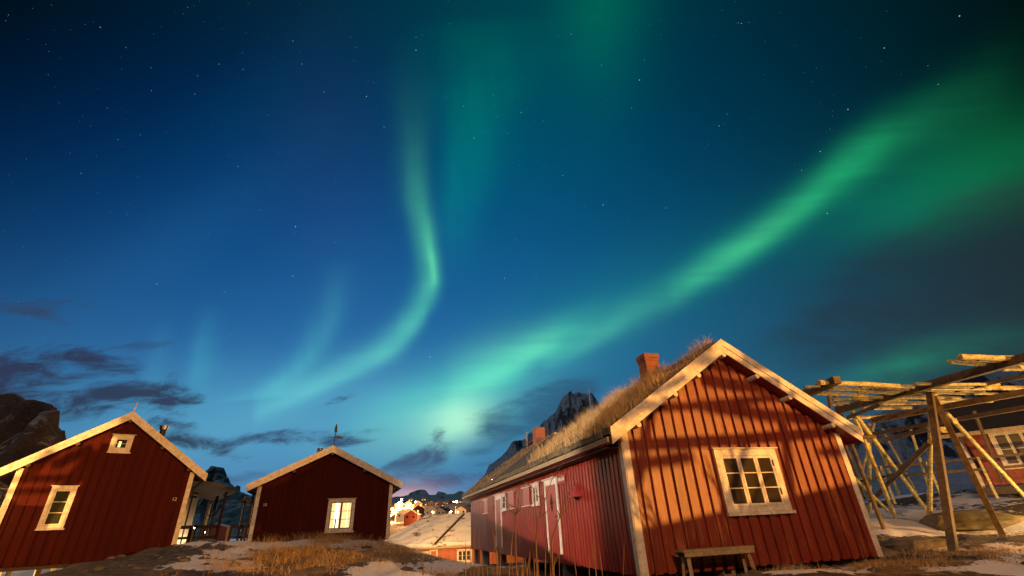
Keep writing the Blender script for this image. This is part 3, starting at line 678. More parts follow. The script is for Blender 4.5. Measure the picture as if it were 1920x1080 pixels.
mb = MB(); mb.tube([(4.35, 1.0, 5.52), (4.35, 1.0, 5.70)], [.17, .2], 14); mb.build('flue_cap', STEEL, fl)
mb = MB(); mb.timber((3.0, -.36, 5.95), (3.05, -.36, 6.42), .07, .05); mb.build('ridge_finial', WHITE, hB)
def digits(root, txt, s0, z0, d, size):
    cu = bpy.data.curves.new('t', 'FONT'); cu.body = txt; cu.size = size; cu.extrude = .004
    o = bpy.data.objects.new('t', cu); C.objects.link(o)
    me = bpy.data.meshes.new_from_object(o.evaluated_get(bpy.context.evaluated_depsgraph_get())); bpy.data.objects.remove(o)
    n = bpy.data.objects.new('house_number', me); C.objects.link(n); n.parent = root; n.location = (s0, -d, z0); n.rotation_euler = (R(90), 0, 0)
    me.materials.clear(); me.materials.append(WHITE)
digits(hB, '12', 5.42, 2.25, .05, .2)
# wall bracket at the left corner and piles below the floor
mb = MB(); mb.tube([(-.05, -.02, 2.7), (-.35, -.1, 2.75), (-.55, -.15, 2.6)], .03, 8); br = mb.build('wall_bracket', STEEL, hB)
mb = MB(); mb.tube([(-.2, -.08, 2.35), (-.2, -.08, 2.5)], .09, 10); mb.build('lamp_body', BLACK, br)
for x, y in ((.3, .4), (1.7, .4), (3.2, .4), (4.6, .4), (.3, 3), (2, 3), (.3, 6), (3, 6)):
    mb = MB(); mb.timber((x, y, -.01), (x, y, -2.4), .16, .16); mb.build('pile', GREYW, hB)
mb = MB(); mb.box(.0, 6.0, .05, 7.9, -.16, -.03); mb.build('floor_joists', DARKW, hB)
# veranda behind the right corner
vr = MB(); vr.box(6.05, 7.9, 1.2, 8.2, -.10, 0); vr.build('veranda_floor', DARKW, hB)
for x, y, w in ((7.75, 1.4, .10), (7.75, 4.3, .10), (7.75, 7.6, .10)):
    mb = MB(); mb.timber((x, y, 0), (x, y, 2.75), w, w); mb.build('veranda_post', DARKW, hB)
PANEL = mat('pale_lit_panel', f_wood, a=(.62,.50,.38,1), c=(.74,.66,.55,1), sc=(2, 9, .6), rough=.5)
mb = MB(); mb.box(6.06, 7.05, 6.2, 6.26, 0, 2.8); mb.build('wind_screen', PANEL, hB)
for x in (6.35, 6.7): 
    mb = MB(); mb.box(x, x+.07, 6.13, 6.195, 0, 2.8); mb.build('screen_bar', DARKW, hB)
mb = MB(); mb.prism([(6.0, 3.25), (8.2, 2.72), (8.2, 2.84), (6.0, 3.37)], .9, 8.3); mb.build('veranda_roof', DARKW, hB)
mb = MB(); mb.tube([(7.9, 6.0, 2.7), (7.7, 6.0, 2.45), (7.7, 6.0, 0)], .05, 8); mb.build('drainpipe', POLE, hB)
mb = MB(); mb.tube([(6.25, .5, 2.55), (6.45, .5, 2.5)], .12, 10); mb.build('wall_lamp', BLACK, hB)

def railing(px0, px1, top, bot, Y0, Y1, posts, label):
    r = empty('deck_railing', tuple(at((px0+px1)/2, bot, (Y0+Y1)/2)), 0, label, 'railing', 'deck railings between the cabins')
    o = Vector(r.location); a0, a1 = at(px0, top, Y0)-o, at(px1, top+1, Y1)-o; b0, b1 = at(px0, bot, Y0)-o, at(px1, bot, Y1)-o
    a1.z = a0.z; 
    mb = MB(); mb.timber(a0, a1, .05, .16); mb.build('top_rail', DARKW, r)
    mid0 = a0.copy(); mid0.z -= .5; mid1 = a1.copy(); mid1.z -= .5
    mb = MB(); mb.timber(mid0, mid1, .04, .12); mb.build('lower_rail', DARKW, r)
    for k in range(posts):
        t = k/(posts-1); p = a0.lerp(a1, t); mb = MB(); mb.timber((p.x, p.y, a0.z+.02), (p.x, p.y, a0.z-1.15), .11, .11); mb.build('post', DARKW, r)
railing(331, 409, 989, 1013, 26, 27.5, 4, 'dark timber deck railing beside the lit veranda of the far left cabin')
railing(434, 480, 988, 1012, 26.5, 27, 3, 'dark timber deck railing at the corner of the middle cabin')

# ------------------------------------------------------------------ middle cabin
T3 = R(20.52)
hM = empty('wooden_cabin', (-12.16, 22.685, -.238), T3, 'dark red cabin with a brightly lit curtained window and weather vane', 'cabin', 'red wooden cabins')
M = House(hM, 6.0, 8.0, 2.371, 1.491, .476, .373, .299)
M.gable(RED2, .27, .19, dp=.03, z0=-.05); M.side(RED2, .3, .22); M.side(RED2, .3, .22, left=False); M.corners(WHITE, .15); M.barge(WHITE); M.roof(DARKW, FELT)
M.purlins([1.4, 3.0, 4.6], DARKW, .08)
CURT = mat('glowing_curtain', f_emit, c=(1,.52,.12,1), s=1.0, body=(.5,.35,.15,1)); ROOM = mat('lit_room', f_emit, c=(1,.86,.5,1), s=3)
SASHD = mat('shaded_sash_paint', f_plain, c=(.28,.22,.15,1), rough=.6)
def litwin(g, f, c, fm, x0, x1, z0, z1, d0):
    g.build('lit_pane', ROOM, f); q = MB(fm); w = x1-x0
    spans = [(0, .42), (.9, 1.0)] if c == 0 else [(0, .62), (.66, 1)]
    for a, b in spans:
        n = max(2, int((b-a)*14))
        for k in range(n):
            u0 = x0+w*(a+(b-a)*k/n); u1 = x0+w*(a+(b-a)*(k+1)/n); q.box(u0+.002, u1-.003, d0+.007, d0+.010+.006*(k % 2), z0+random.uniform(0, .01), z1)
    q.build('curtain', CURT, f)
    if c == 0:
        q = MB(fm); xc = x0+w*.62
        q.box(xc-.035, xc+.03, d0+.007, d0+.013, z0, z0+.34); q.box(xc-.02, xc+.015, d0+.007, d0+.013, z0+.34, z0+.48); q.build('table_lamp', mat('lamp_silhouette', f_plain, c=(.25,.09,.03,1)), f)
window(hM, front, 3.102, .371, 1.227, 1.393, 2, 3, tw=.13, lit=(litwin, SASHD))
digits(hM, '10', .30, 1.55, .05, .17)
mb = MB(); mb.tube([(2.3, 2.2, 3.2), (2.3, 2.2, 4.42)], .15, 14); mb.build('flue_pipe', STEEL, hM)
for x, y in ((-.35, 1.2), (-1.1, 4.2), (-1.1, 7.5)):
    mb = MB(); mb.timber((x, y, -.3), (x, y, 2.3), .09, .09); mb.build('porch_post', DARKW, hM)
mb = MB(); mb.prism([(-1.3, 1.95), (0, 2.3), (0, 2.38), (-1.3, 2.03)], 3.6, 8.2); mb.build('porch_roof', DARKW, hM)
vn = MB(); px_ = 3.02; vn.tube([(px_, -.3, 4.1), (px_, -.3, 5.1)], .018, 6); v_ = vn.build('weather_vane', BLACK, hM)
mb = MB(); mb.tube([(px_-.33, -.3, 4.58), (px_+.2, -.3, 4.58)], .012, 6)
mb.prism([(px_+.05, 4.53), (px_+.38, 4.50), (px_+.30, 4.62), (px_+.05, 4.64)], -.31, -.29); mb.build('vane_arrow', BLACK, v_)
mb = MB(); mb.prism([(px_-.07, 4.82), (px_+.07, 4.82), (px_+.06, 5.0), (px_+.015, 5.22), (px_-.03, 5.22), (px_-.08, 5.0)], -.31, -.29); mb.build('vane_figure', BLACK, v_)

# ------------------------------------------------------------------ small cabin with the snowy roof, down the slope
hs = empty('wooden_cabin', (-13.6, 53.0, -3.25), R(4), 'low cabin down the slope with snow on its broad roof', 'cabin', 'red wooden cabins')
ORED = mat('warm_red_boards', f_boards, a=(.30,.06,.025,1), c=(.36,.085,.03,1), worn=(.40,.13,.05,1), pitch=.4, axis=0)
mb = MB(); mb.box(0, 16, .0, 7, 0, 1.75)
x = .02
while x < 15.9: mb.box(x, x+.24, -.05, -.001, -.05, 1.74); x += .37
mb.build('wall', ORED, hs)
mb = MB(); nu, nv = 70, 26
for j in range(nv+1):
    for i in range(nu+1):
        u = i/nu; v = j/nv; x = -1.2+18.4*u; y = -.7+v*4.4
        sk = 3.9*v*(1-u)**1.0*0
        zz = 1.86+v*2.93+.10*nz(x, y, 3, .9, 4)-.12*(v < .04)
        mb.v.append((x-(.9-2.6*v)*(1-u)*1.0+2.4*v*(1-u), y, zz))
n = nu+1
for j in range(nv):
    for i in range(nu): mb.f.append((j*n+i, j*n+i+1, (j+1)*n+i+1, (j+1)*n+i))
k0 = len(mb.v); mb.add([(x, 8.2, 1.6) for x in (-.6, 17.2)]+[(mb.v[nv*n][0], 3.72, 4.74), (17.2, 3.72, 4.74)], [(0,1,3,2)])
mb.build('roof', SNOWROOF, hs)
mb = MB(); mb.box(-.9, 17, -.66, -.60, 1.58, 1.76); mb.build('eave_board', GREYW, hs)
mb = MB(); mb.timber((at(814, 1020, 52.4).x-hs.location.x, -.62, 2.02), (at(874, 968, 56.6).x-hs.location.x, 3.5, 4.72), .16, .16); mb.build('roof_seam', DARKW, hs)
wx = lambda px: at(px, 1040, 53).x-hs.location.x
window(hs, front, wx(791), .32, wx(803)-wx(791), 1.05, 2, 2, tw=.10, d0=.055)
da, db = wx(804.5), wx(820)
f = MB(front); f.box(da, da+.15, .055, .09, 0, 1.5); f.box(db-.15, db, .055, .09, 0, 1.5); f.box(da+.15, db-.15, .055, .09, 1.36, 1.5); dr = f.build('door', WHITE, hs)
f = MB(front); f.box(da+.155, db-.155, .056, .075, 0, 1.355); f.build('door_leaf', ORED, dr)
window(hs, front, wx(856), .28, wx(884)-wx(856), 1.12, 3, 2, tw=.13, d0=.055)

# ------------------------------------------------------------------ cabin behind the drying rack, far right
T4 = R(16)
eo = at(1840, 912, 22.0)
hr = empty('wooden_cabin', (eo.x, eo.y, eo.z), R(-42), 'red cabin behind the drying rack at the right edge, white window under its eave', 'cabin', 'red wooden cabins')
# its long wall faces the viewer
mb = MB(); mb.box(0, 9, 0, .1, 0, 2.15); x = .02
while x < 8.9: mb.box(x, x+.15, -.024, -.001, -.03, 2.14); x += .2
mb.build('wall', mat('red_boards_right', f_boards, a=(.17,.016,.010,1), c=(.22,.024,.013,1), worn=(.24,.04,.02,1), pitch=.2, axis=0), hr)
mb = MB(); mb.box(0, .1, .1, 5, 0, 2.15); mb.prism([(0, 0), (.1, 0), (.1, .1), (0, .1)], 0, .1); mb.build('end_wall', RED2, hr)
mb = MB(); mb.box(-.04, .13, -.05, -.026, -.05, 2.15); mb.build('corner_board', WHITE, hr)
mb = MB(); mb.v = []; mb.add([(-.5, -.55, 2.05), (9.4, -.55, 2.05), (9.4, 3.0, 3.7), (-.5, 3.0, 3.7), (-.5, -.55, 2.2), (9.4, -.55, 2.2), (9.4, 3.0, 3.85), (-.5, 3.0, 3.85)], [(0,1,2,3),(4,5,6,7),(0,1,5,4),(1,2,6,5),(2,3,7,6),(3,0,4,7)]); mb.build('roof', FELT, hr)
mb = MB(); mb.box(-.55, 9.4, -.62, -.56, 2.02, 2.18); mb.build('eave_board', GREYW, hr)
window(hr, front, 1.0, .62, 1.55, 1.5, 3, 2, tw=.13, glass=mat('greyish_window_glass', f_plain, c=(.10,.085,.075,1), rough=.15, var=.3))
mb = MB(); mb.box(-.2, 9, -.5, 0, -.35, -.06); mb.build('base_beam', DARKW, hr)
# its deck railing
rl = empty('deck_railing', tuple(eo), R(-42), 'weathered deck railing in front of the cabin behind the drying rack', 'railing')
for z in (.62, 1.05):
    mb = MB(); mb.timber((-3.2, -1.2, z), (4, -1.2, z+.0), .05, .1); mb.build('rail', BEAM, rl)
for x in (-3.1, -1.4, .3, 2.0, 3.7):
    mb = MB(); mb.timber((x, -1.2, -.5), (x, -1.2, 1.1), .09, .09); mb.build('post', POLE, rl)

# ------------------------------------------------------------------ fish drying rack
rk = empty('drying_rack', (12.5, 15.5, -.7), 0, 'timber fish drying rack of leaning poles and rails right of the grass roofed cabin', 'drying rack')
RO = Vector(rk.location)
def pole(name, a, b, r, m=POLE, sq=False, r2_=None):
    a = Vector(a)-RO; b = Vector(b)-RO; mb = MB()
    if sq: mb.timber(a, b, r*2, r*2)
    else:
        c = a.lerp(b, .5)+Vector((random.uniform(-.02, .02),)*3); mb.tube([a, a.lerp(b, .25), c, a.lerp(b, .75), b], [r, r*.97, r*.93, r*.9, r2_ or r*.85], 9, .04)
    return mb.build(name, m, rk)
def P(x0, y0, Y0, x1, y1, Y1, name, r, m=POLE, sq=False): return pole(name, at(x0, y0, Y0), at(x1, y1, Y1), r, m, sq)
TZ = 3.2
def Z(px, py, z=TZ): d = ray(px, py); return d*(z/d.z)
# near frame
P(1789,1042,12,1742,728,14.7,'post',.078,BEAM,True); P(1884,1012,16.2,1746,735,14.8,'post',.078,BEAM,True)
P(1743,976,19.5,1745,760,17.5,'post',.085); P(1672,900,21,1744,828,15.2,'brace',.09,BEAM); P(1635,940,22.5,1680,890,20.8,'brace',.09,BEAM)
P(1774,774,16.6,1925,935,18.5,'brace',.075)
# second frame
P(1603,777,17.8,1735,953,22,'post',.085); P(1597,770,17.8,1680,973,20.6,'post',.085); P(1588,812,17.6,1657,992,18.6,'post',.08,BEAM)
P(1630,812,21,1631,962,23,'post',.08); P(1630,795,24,1690,936,28,'post',.08); P(1590,885,20,1664,957,21.5,'brace',.07)
P(1552,724,18.2,1558,765,18.4,'post',.09,BEAM); P(1566,740,18.6,1580,790,18.8,'post',.09,BEAM)
P(1640,792,24,1602,948,23,'brace',.055); P(1706,800,22,1748,936,24,'brace',.06); P(1572,800,19,1622,935,21.5,'post',.06,BEAM); P(1655,805,26,1720,925,27,'post',.06); P(1596,906,22,1700,884,24,'brace',.045,BEAM); P(1826,770,20,1880,905,21,'post',.07,BEAM)
# long beams running away from the viewer
for a, b, r in (((1570,770),(1960,661),.105), ((1636,788),(1960,728),.09), ((1618,817),(1960,757),.075)):
    z = TZ if r > .1 else TZ-.25; pole('beam', Z(*a, z), Z(*b, z), r, BEAM, True)
pole('beam', Z(1640,829,2.75), Z(1742,804,2.75), .08, BEAM, True); pole('beam', Z(1545,824,2.4), Z(1640,818,2.4), .08, BEAM)
pole('beam', Z(1508,740), Z(1570,712), .10, BEAM, True)
pole('beam', Z(1590,783,2.9), Z(1652,758,2.9), .05, BEAM, True)
pole('beam', Z(1790,733), Z(1960,697), .06, BEAM)
# rails the fish hang from
for a, b, r in (((1535,717),(1712,725),.085), ((1508,726),(1545,724),.06), ((1560,728),(1660,731),.075), ((1530,737),(1625,741),.075), ((1598,745),(1792,746),.07), ((1562,749),(1700,751),.06), ((1652,757),(1860,752),.075),
                ((1617,765),(1708,764),.085), ((1588,783),(1668,780),.085), ((1632,728),(1740,733),.06), ((1632,735),(1745,741),.055), ((1742,728),(1925,727),.09), ((1742,736),(1870,738),.06), ((1742,744),(1800,746),.07), ((1748,752),(1868,748),.07), ((1560,758),(1592,756),.06), ((1660,738),(1760,739),.05)):
    pole('rail', Z(*a), Z(*b), r*.86)
for k in range(6):
    x0 = random.uniform(1535, 1760); y0 = 719+k*3.4+random.uniform(-1.5, 1.5); ln = random.uniform(70, 190)
    pole('rail', Z(x0, y0), Z(min(x0+ln, 1930), y0+random.uniform(-1, 3)), random.uniform(.035, .055))
for a, b, r in (((1780,678),(1850,684),.06), ((1800,669),(1935,672),.075), ((1805,673),(1930,678),.06), ((1832,672),(1945,680),.08), ((1878,690),(1950,688),.09)):
    pole('rail', Z(*a, 3.3), Z(*b, 3.3), r)
for cx, cy, Y in ((1768,806,15.5), (1750,737,14.7), (1790,790,16), (1627,835,19)):
    c = at(cx, cy, Y)-RO; mb = MB(); s_ = .28 if cx == 1768 else .1
    mb.box(c.x-s_*.8, c.x+s_*.8, c.y-.03, c.y+.03, c.z-.09, c.z+.09); mb.build('cross_plate', POLE, rk)

# ------------------------------------------------------------------ unseen things added beside and behind the viewer to break the street light
def gp(s_, h, t, L):                       # a point on the way from a spot on the near gable to a lamp
    w = hA.matrix_basis @ Vector((s_, 0, h)); return w.lerp(Vector(L), t)
fa, fb = gp(-1.5, .60, .52, KEY), gp(7.6, 1.72, .52, KEY)
fn = empty('shadow_screen', (fa.x, fa.y, ground_z(fa.x, fa.y)), 0, 'unseen plank screen added on the right to shade the lower gable', 'light_screen')  # added out of view to shade the lower part of the near gable
fo = Vector(fn.location); mb = MB(); n_ = 16
for k in range(n_):
    p, q = fa.lerp(fb, k/n_)-fo, fa.lerp(fb, (k+.98)/n_)-fo
    mb.add([(p.x, p.y, -.6), (q.x, q.y, -.6), (q.x, q.y, q.z), (p.x, p.y, p.z), (p.x+.02, p.y+.02, -.6), (q.x+.02, q.y+.02, -.6), (q.x+.02, q.y+.02, q.z), (p.x+.02, p.y+.02, p.z)], [(0,1,2,3),(7,6,5,4),(0,4,5,1),(1,5,6,2),(2,6,7,3),(3,7,4,0)])
mb.build('boards', GREYW, fn)
rk2 = empty('drying_rack', tuple(gp(3, 0, .5, KEY).xy)+(-1.4,), 0, 'unseen rack poles added on the right to bar the gable with shadow', 'drying rack')  # added poles, placed to throw bar shadows on the gable
ro = Vector(rk2.location)
def spole(L, t, a, b, r, root, o):
    p, q = gp(*a, t, L)-o, gp(*b, t, L)-o; mb = MB(); mb.tube([p, p.lerp(q, .5)+Vector((0, 0, -.02)), q], r, 8, .05); mb.build('pole', POLE, root)
for a, b, r, t in (((-1, 2.35), (6.8, 2.75), .07, .50), ((-.8, 3.1), (4.6, 3.55), .05, .55), ((2.2, 3.3), (5.6, 3.0), .07, .6), ((2.4, 3.95), (4.2, 3.8), .08, .56), ((1.9, 4.35), (4.4, 4.3), .06, .62), ((.1, 1.5), (.9, 3.4), .06, .5), ((2.0, .8), (3.1, 2.4), .05, .5), ((3.9, .9), (4.5, 3.2), .06, .55), ((-.6, 2.0), (1.6, 2.15), .06, .6), ((5.2, 2.2), (6.6, 2.35), .05, .6),
                   ((-.4, 2.9), (.3, 3.3), .05, .6), ((.5, 3.5), (1.5, 3.9), .05, .52), ((1.6, 4.3), (2.4, 4.75), .06, .58), ((3.4, 4.6), (4.4, 4.2), .06, .58)):
    spole(KEY, t, a, b, r, rk2, ro)
bt = empty('shadow_tree', tuple(gp(2.5, 0, .45, KEY).xy)+(-1.5,), 0, 'unseen bare tree added on the right to dapple the gable light', 'tree')  # added out of view to dapple the light on the near gable
bo = Vector(bt.location); mb = MB(); rt = random.Random(11)
def branch(p, d, l, r, dep):
    q = p+d*l; mb.tube([p, p.lerp(q, .5)+Vector((rt.uniform(-.05, .05), rt.uniform(-.05, .05), 0)), q], [r, r*.85, r*.7], 6)
    if dep:
        for k in range(rt.choice((2, 2, 3))):
            branch(p.lerp(q, rt.uniform(.6, 1)), (d+Vector((rt.uniform(-.7, .7), rt.uniform(-.7, .7), rt.uniform(-.35, .45)))).normalized(), l*rt.uniform(.6, .8), r*.62, dep-1)
branch(Vector((0, 0, -.2)), Vector((.05, -.05, 1)), 1.9, .09, 4); mb.build('trunk', TWIG, bt)
# unseen block added so its sloped top cuts the yard light on the long wall
def sp_(al, h, t): return (hA.matrix_basis @ Vector((0, al, h))).lerp(Vector(YARD), t)
sa, sb = sp_(19.5, 1.95, .78), sp_(1.5, -.2, .78)
sd = empty('shadow_block', (sa.x, sa.y, ground_z(sa.x, sa.y)), 0, 'unseen plank block added on the left to cut the yard light', 'shadow_block'); so = Vector(sd.location)
sv = []
for ox in (0, -1.2):
    for p in (sa, sb): sv += [(p.x-so.x+ox, p.y-so.y, -.5), (p.x-so.x+ox, p.y-so.y, p.z-so.z)]
mb = MB(); mb.add(sv, [(0,2,3,1),(4,5,7,6),(0,1,5,4),(2,6,7,3),(1,3,7,5),(0,4,6,2)]); mb.build('wall', RED2, sd)
# unseen poles added to stripe the light falling on the far left cabin
def lp(s_, h, t): return (hB.matrix_basis @ Vector((s_, 0, h))).lerp(Vector(LEFTL), t)
r3 = empty('drying_rack', tuple(lp(1.5, 0, .8).xy)+(-1.4,), 0, 'unseen rack poles added behind the viewer to stripe the left cabin', 'drying rack'); o3 = Vector(r3.location)
for a, b, r, t in (((-1.5, .55), (4.5, .62), .13, .8), ((-1.5, .3), (4.5, .3), .13, .8), ((-1.5, .05), (4.5, .05), .13, .8), ((-.5, 2.6), (2.4, 2.72), .025, .8), ((-.5, 3.05), (2.6, 3.2), .03, .8), ((.9, .3), (2.1, 4.2), .05, .8), ((-.2, 2.3), (1.3, 1.2), .05, .78), ((2.2, .2), (2.6, 4.6), .07, .8), ((2.0, 4.0), (3.2, 4.3), .05, .8), ((3.0, 1.0), (3.3, 5), .09, .8), ((1.0, 3.6), (2.0, 4.4), .04, .8), ((.2, 3.0), (.9, 4.2), .03, .8), ((2.5, 5.0), (3.6, 5.4), .04, .8)):
    p, q = lp(*a, t)-o3, lp(*b, t)-o3; mb = MB(); mb.tube([p, p.lerp(q, .5), q], r, 8, .05); mb.build('pole', POLE, r3)

ga, gb = lp(2.75, 0, .8), lp(7.5, 0, .8); gt = lp(3.2, 6.4, .8).z
gn = empty('shadow_panel', (ga.x, ga.y, ga.z), 0, 'unseen plank panel added behind the viewer to shade the left gable', 'light_panel'); go = Vector(gn.location)  # added board panel that shades the right of the left cabin's gable
mb = MB(); nb = 7
for k in range(nb):
    p, q = ga.lerp(gb, k/nb)-go, ga.lerp(gb, (k+.97)/nb)-go
    mb.add([(p.x, p.y, -2.5), (q.x, q.y, -2.5), (q.x, q.y, gt-go.z+.3*nz(k, 1)), (p.x, p.y, gt-go.z), (p.x+.02, p.y-.02, -2.5), (q.x+.02, q.y-.02, -2.5), (q.x+.02, q.y-.02, gt-go.z), (p.x+.02, p.y-.02, gt-go.z)], [(0,1,2,3),(7,6,5,4),(0,4,5,1),(1,5,6,2),(2,6,7,3),(3,7,4,0)])
mb.build('boards', GREYW, gn)

# ------------------------------------------------------------------ boulders
def boulder(px, py, Y, sx, sy, sz, seed, label, m):
    p = at(px, py, Y); g = smooth_z(p.x, p.y)
    bm = bmesh.new(); bmesh.ops.create_icosphere(bm, subdivisions=5, radius=1)
    rr = random.Random(int(seed*100)); planes = [(Vector((rr.gauss(0, 1), rr.gauss(0, 1), rr.gauss(0, .9))).normalized(), rr.uniform(.55, .9)) for _ in range(16)]
    for v in bm.verts:
        for n_, d_ in planes:
            e = v.co.dot(n_)-d_
            if e > 0: v.co -= n_*e
        v.co *= 1+.05*nz(v.co.x, v.co.y, v.co.z+seed, 2.5, 5); v.co.x *= sx; v.co.y *= sy; v.co.z *= sz
    me = bpy.data.meshes.new('boulder'); bm.to_mesh(me); bm.free(); me.materials.append(m)
    for q in me.polygons: q.use_smooth = True
    o = bpy.data.objects.new('boulder', me); o.location = (p.x, p.y, g); C.objects.link(o); tag(o, label, 'boulder')
def f_rock(t, b, a, c):
    o = objco(t); n1 = t.noise(o, 1.5, 7, .65, .5); n2 = t.noise(t.mapping(o, sc=(1, 3, 6)), 1.4, 6, .7)
    t.put(b.inputs['Base Color'], t.mix(t.ss(n1, .3, .7), a, c)); b.inputs['Roughness'].default_value = .85; bump(t, b, n2, .9, .08)
ROCKY = mat('lichen_rock', f_rock, a=(.09,.07,.035,1), c=(.20,.16,.085,1)); ROCKD = mat('dark_rock', f_rock, a=(.05,.04,.032,1), c=(.15,.12,.09,1))
boulder(1815,962,18.3,2.0,1.2,.40,1.0,'broad yellowish boulder under the near legs of the drying rack',ROCKY)
boulder(1690,1018,13.6,1.2,.8,.25,4.0,'flat dark slab of rock between the cabin corner and the rack',ROCKD)
boulder(1640,1030,12.6,.9,.6,.22,8.0,'low brown rock just beside the white corner board of the gable',ROCKY)
boulder(1410,1086,9.4,.34,.24,.16,12.0,'small dark stone in the snow near the bench',ROCKD)

# ------------------------------------------------------------------ grass on the ground
def ground_grass():
    mb = MB(); mb2 = MB()
    patches = [(640,1012,21.8,3.2,1.0,3000,.35),(700,1022,20,2.2,1.0,1400,.25),(510,1042,17,1.1,1.4,1300,.42),(470,1060,15,1.0,1.2,900,.4),(560,1035,18.5,1.8,.8,1400,.25),(760,1038,18,1.8,.6,1300,.2),(640,1046,16.5,2.0,1.2,2600,.16),(560,1072,13.5,1.0,1.0,900,.22),
               (830,1068,13.5,.8,1.4,900,.22),(720,1012,23.5,1.5,.6,700,.35),(400,1072,13,1.0,.5,350,.25),(1700,1068,10.6,2.6,1.0,3600,.13),(1560,1066,11,1.4,.5,1100,.12),(1840,1048,11.6,1.3,.7,1400,.13),(1850,1005,16,1.6,.6,700,.15),(1640,1045,12,.8,.5,500,.16),(1385,1062,10.6,.6,.2,260,.12),
               (950,1080,14,2.6,1.5,2200,.3),(1100,1085,10.5,1.2,.8,900,.3)]
    for px, py, Y, rx, ry, n, h in patches:
        c = at(px, py, Y)
        for i in range(n):
            x = c.x+random.gauss(0, .55)*rx; y = c.y+random.gauss(0, .55)*ry
            if nz(x, y, 21, .9, 3) < random.uniform(-.2, .3): continue
            loc = hA.matrix_basis.inverted() @ Vector((x, y, 0))
            if 0 < loc.x < 6 and 0 < loc.y < 18.6: continue
            q = hM.matrix_basis.inverted() @ Vector((x, y, 0))
            if -.05 < q.x < 6.05 and q.y > -.06: continue
            blades(mb if random.random() < .45 else mb2, (x, y, ground_z(x, y)-.02), h*random.uniform(.4, 1.3), .011, random.choice((.4, .7, 1.4)))
    for b_, m in ((mb, STRAW), (mb2, STRAWD)): tag(b_.build('dry_grass', m), 'dry straw coloured grass tufts on the snowy ground', 'grass', kind='stuff')
hA.rotation_euler[2] = T1
bpy.context.view_layer.update()
ground_grass()
def stones():
    mb = MB(); rnd = random.Random(3)
    for px, py, Y, rx, ry, n in [(1700,1050,11.5,2.6,1.2,60),(1850,1030,12,1.5,1.2,36),(1560,1068,10.6,1.4,.3,20),(1680,1005,15,1.5,1.2,26),(330,1058,16.5,3.0,2.0,46),(480,1050,16,1.8,1.6,26),(200,1066,16.5,2.0,1.5,26),(850,1060,15,1.2,1.6,22),(620,1030,19,2.4,1.0,20)]:
        c = at(px, py, Y)
        for i in range(n):
            x = c.x+rnd.gauss(0, .6)*rx; y = c.y+rnd.gauss(0, .6)*ry; r_ = .03+.15*rnd.random()**3
            loc = hA.matrix_basis.inverted() @ Vector((x, y, 0))
            if -.2 < loc.x < 6.2 and -.2 < loc.y < 18.8: continue
            z = ground_z(x, y); vs = []
            for th in (-1, -.35, .35, 1):
                m_ = 1 if abs(th) == 1 else 6
                for k in range(m_):
                    a = k/m_*6.283+th; rad = math.sqrt(max(0, 1-th*th)); q = rnd.uniform(.7, 1.2)
                    vs.append((x+r_*rad*math.cos(a)*q*1.3, y+r_*rad*math.sin(a)*q, z+r_*.6*th*q))
            f = [(0, 1+(k+1) % 6, 1+k) for k in range(6)]+[(1+k, 1+(k+1) % 6, 7+(k+1) % 6, 7+k) for k in range(6)]+[(7+k, 7+(k+1) % 6, 13) for k in range(6)]
            mb.add(vs, f)
    tag(mb.build('stones', ROCKD), 'small dark stones scattered over the snow and grass', 'stones', kind='stuff')
stones()
def tall_grass():
    mb = MB()
    for i in range(42):
        px = random.choice((random.gauss(985, 60), random.gauss(1060, 40), random.gauss(935, 30))); Y = random.uniform(4.2, 7.0)
        p = at(px, 1079, Y); z0 = ground_z(p.x, p.y); top = at(px+random.gauss(8, 14), random.choice((random.uniform(960, 1050), random.uniform(1010, 1070))), Y)
        h = top.z-z0; b = random.gauss(.0, .12)
        pts = [(p.x, p.y, z0)]+[(p.x+(top.x-p.x)*t+b*t*t*.6, p.y+.1*b*t, z0+h*t) for t in (.35, .7, .9, 1)]
        mb.tube(pts, [.0045, .004, .003, .0045, .001], 4)
    tag(mb.build('tall_grass', mat('tall_dry_stalks', f_plain, c=(.15,.085,.038,1), rough=.85, var=.25)), 'tall dry stalks of grass standing close to the viewer below the long cabin wall', 'grass', kind='stuff')
tall_grass()
def shrub(label, stems):
    p = at(stems[0][0][0], stems[0][0][1], stems[0][0][2]); g = ground_z(p.x, p.y)
    r = empty('bare_shrub', (p.x, p.y, g), 0, label, 'shrub', 'bare shrubs'); o = Vector(r.location)
    for k, st in enumerate(stems):
        mb = MB(); pts = [at(*q)-o for q in st]
        if k == 0: pts = [Vector((0, 0, -.03))]+pts[1:]
        rr = [max(.004, .014*(1-.75*i/(len(pts)-1))) for i in range(len(pts))]; mb.tube(pts, rr, 6)
        for i in range(1, len(pts)):
            if random.random() < .8:
                d = Vector((random.uniform(-.25, .25), random.uniform(-.2, .2), random.uniform(.05, .3))); mb.tube([pts[i], pts[i]+d*.5, pts[i]+d*.9+Vector((0, 0, .05))], [.006, .004, .002], 5)
        mb.build('stem', TWIG, r)
shrub('tallest bare shrub in front of the cabin door, forked near its top', [[(1002,1079,6),(1005,1018,6),(1009,973,6.05),(1023,935,6.1),(1035,899,6.15)], [(1008,980,6.05),(1002,940,6.0),(1000,915,6.0)]])
shrub('bare shrub leaning to the right toward the red lamp hood', [[(1028,1079,5.5),(1034,1012,5.5),(1050,968,5.5),(1070,945,5.5)], [(1050,968,5.5),(1058,940,5.55),(1060,925,5.55)]])
shrub('thin bare shrub left of the others before the long wall', [[(967,1079,6.5),(966,996,6.5),(966,964,6.5),(973,944,6.5)], [(966,964,6.5),(975,955,6.4)]])
shrub('short twig sticking out of the snow patch', [[(793,1085,12.3),(793,1060,12.3),(795,1050,12.3)], [(793,1068,12.3),(789,1058,12.3)]])

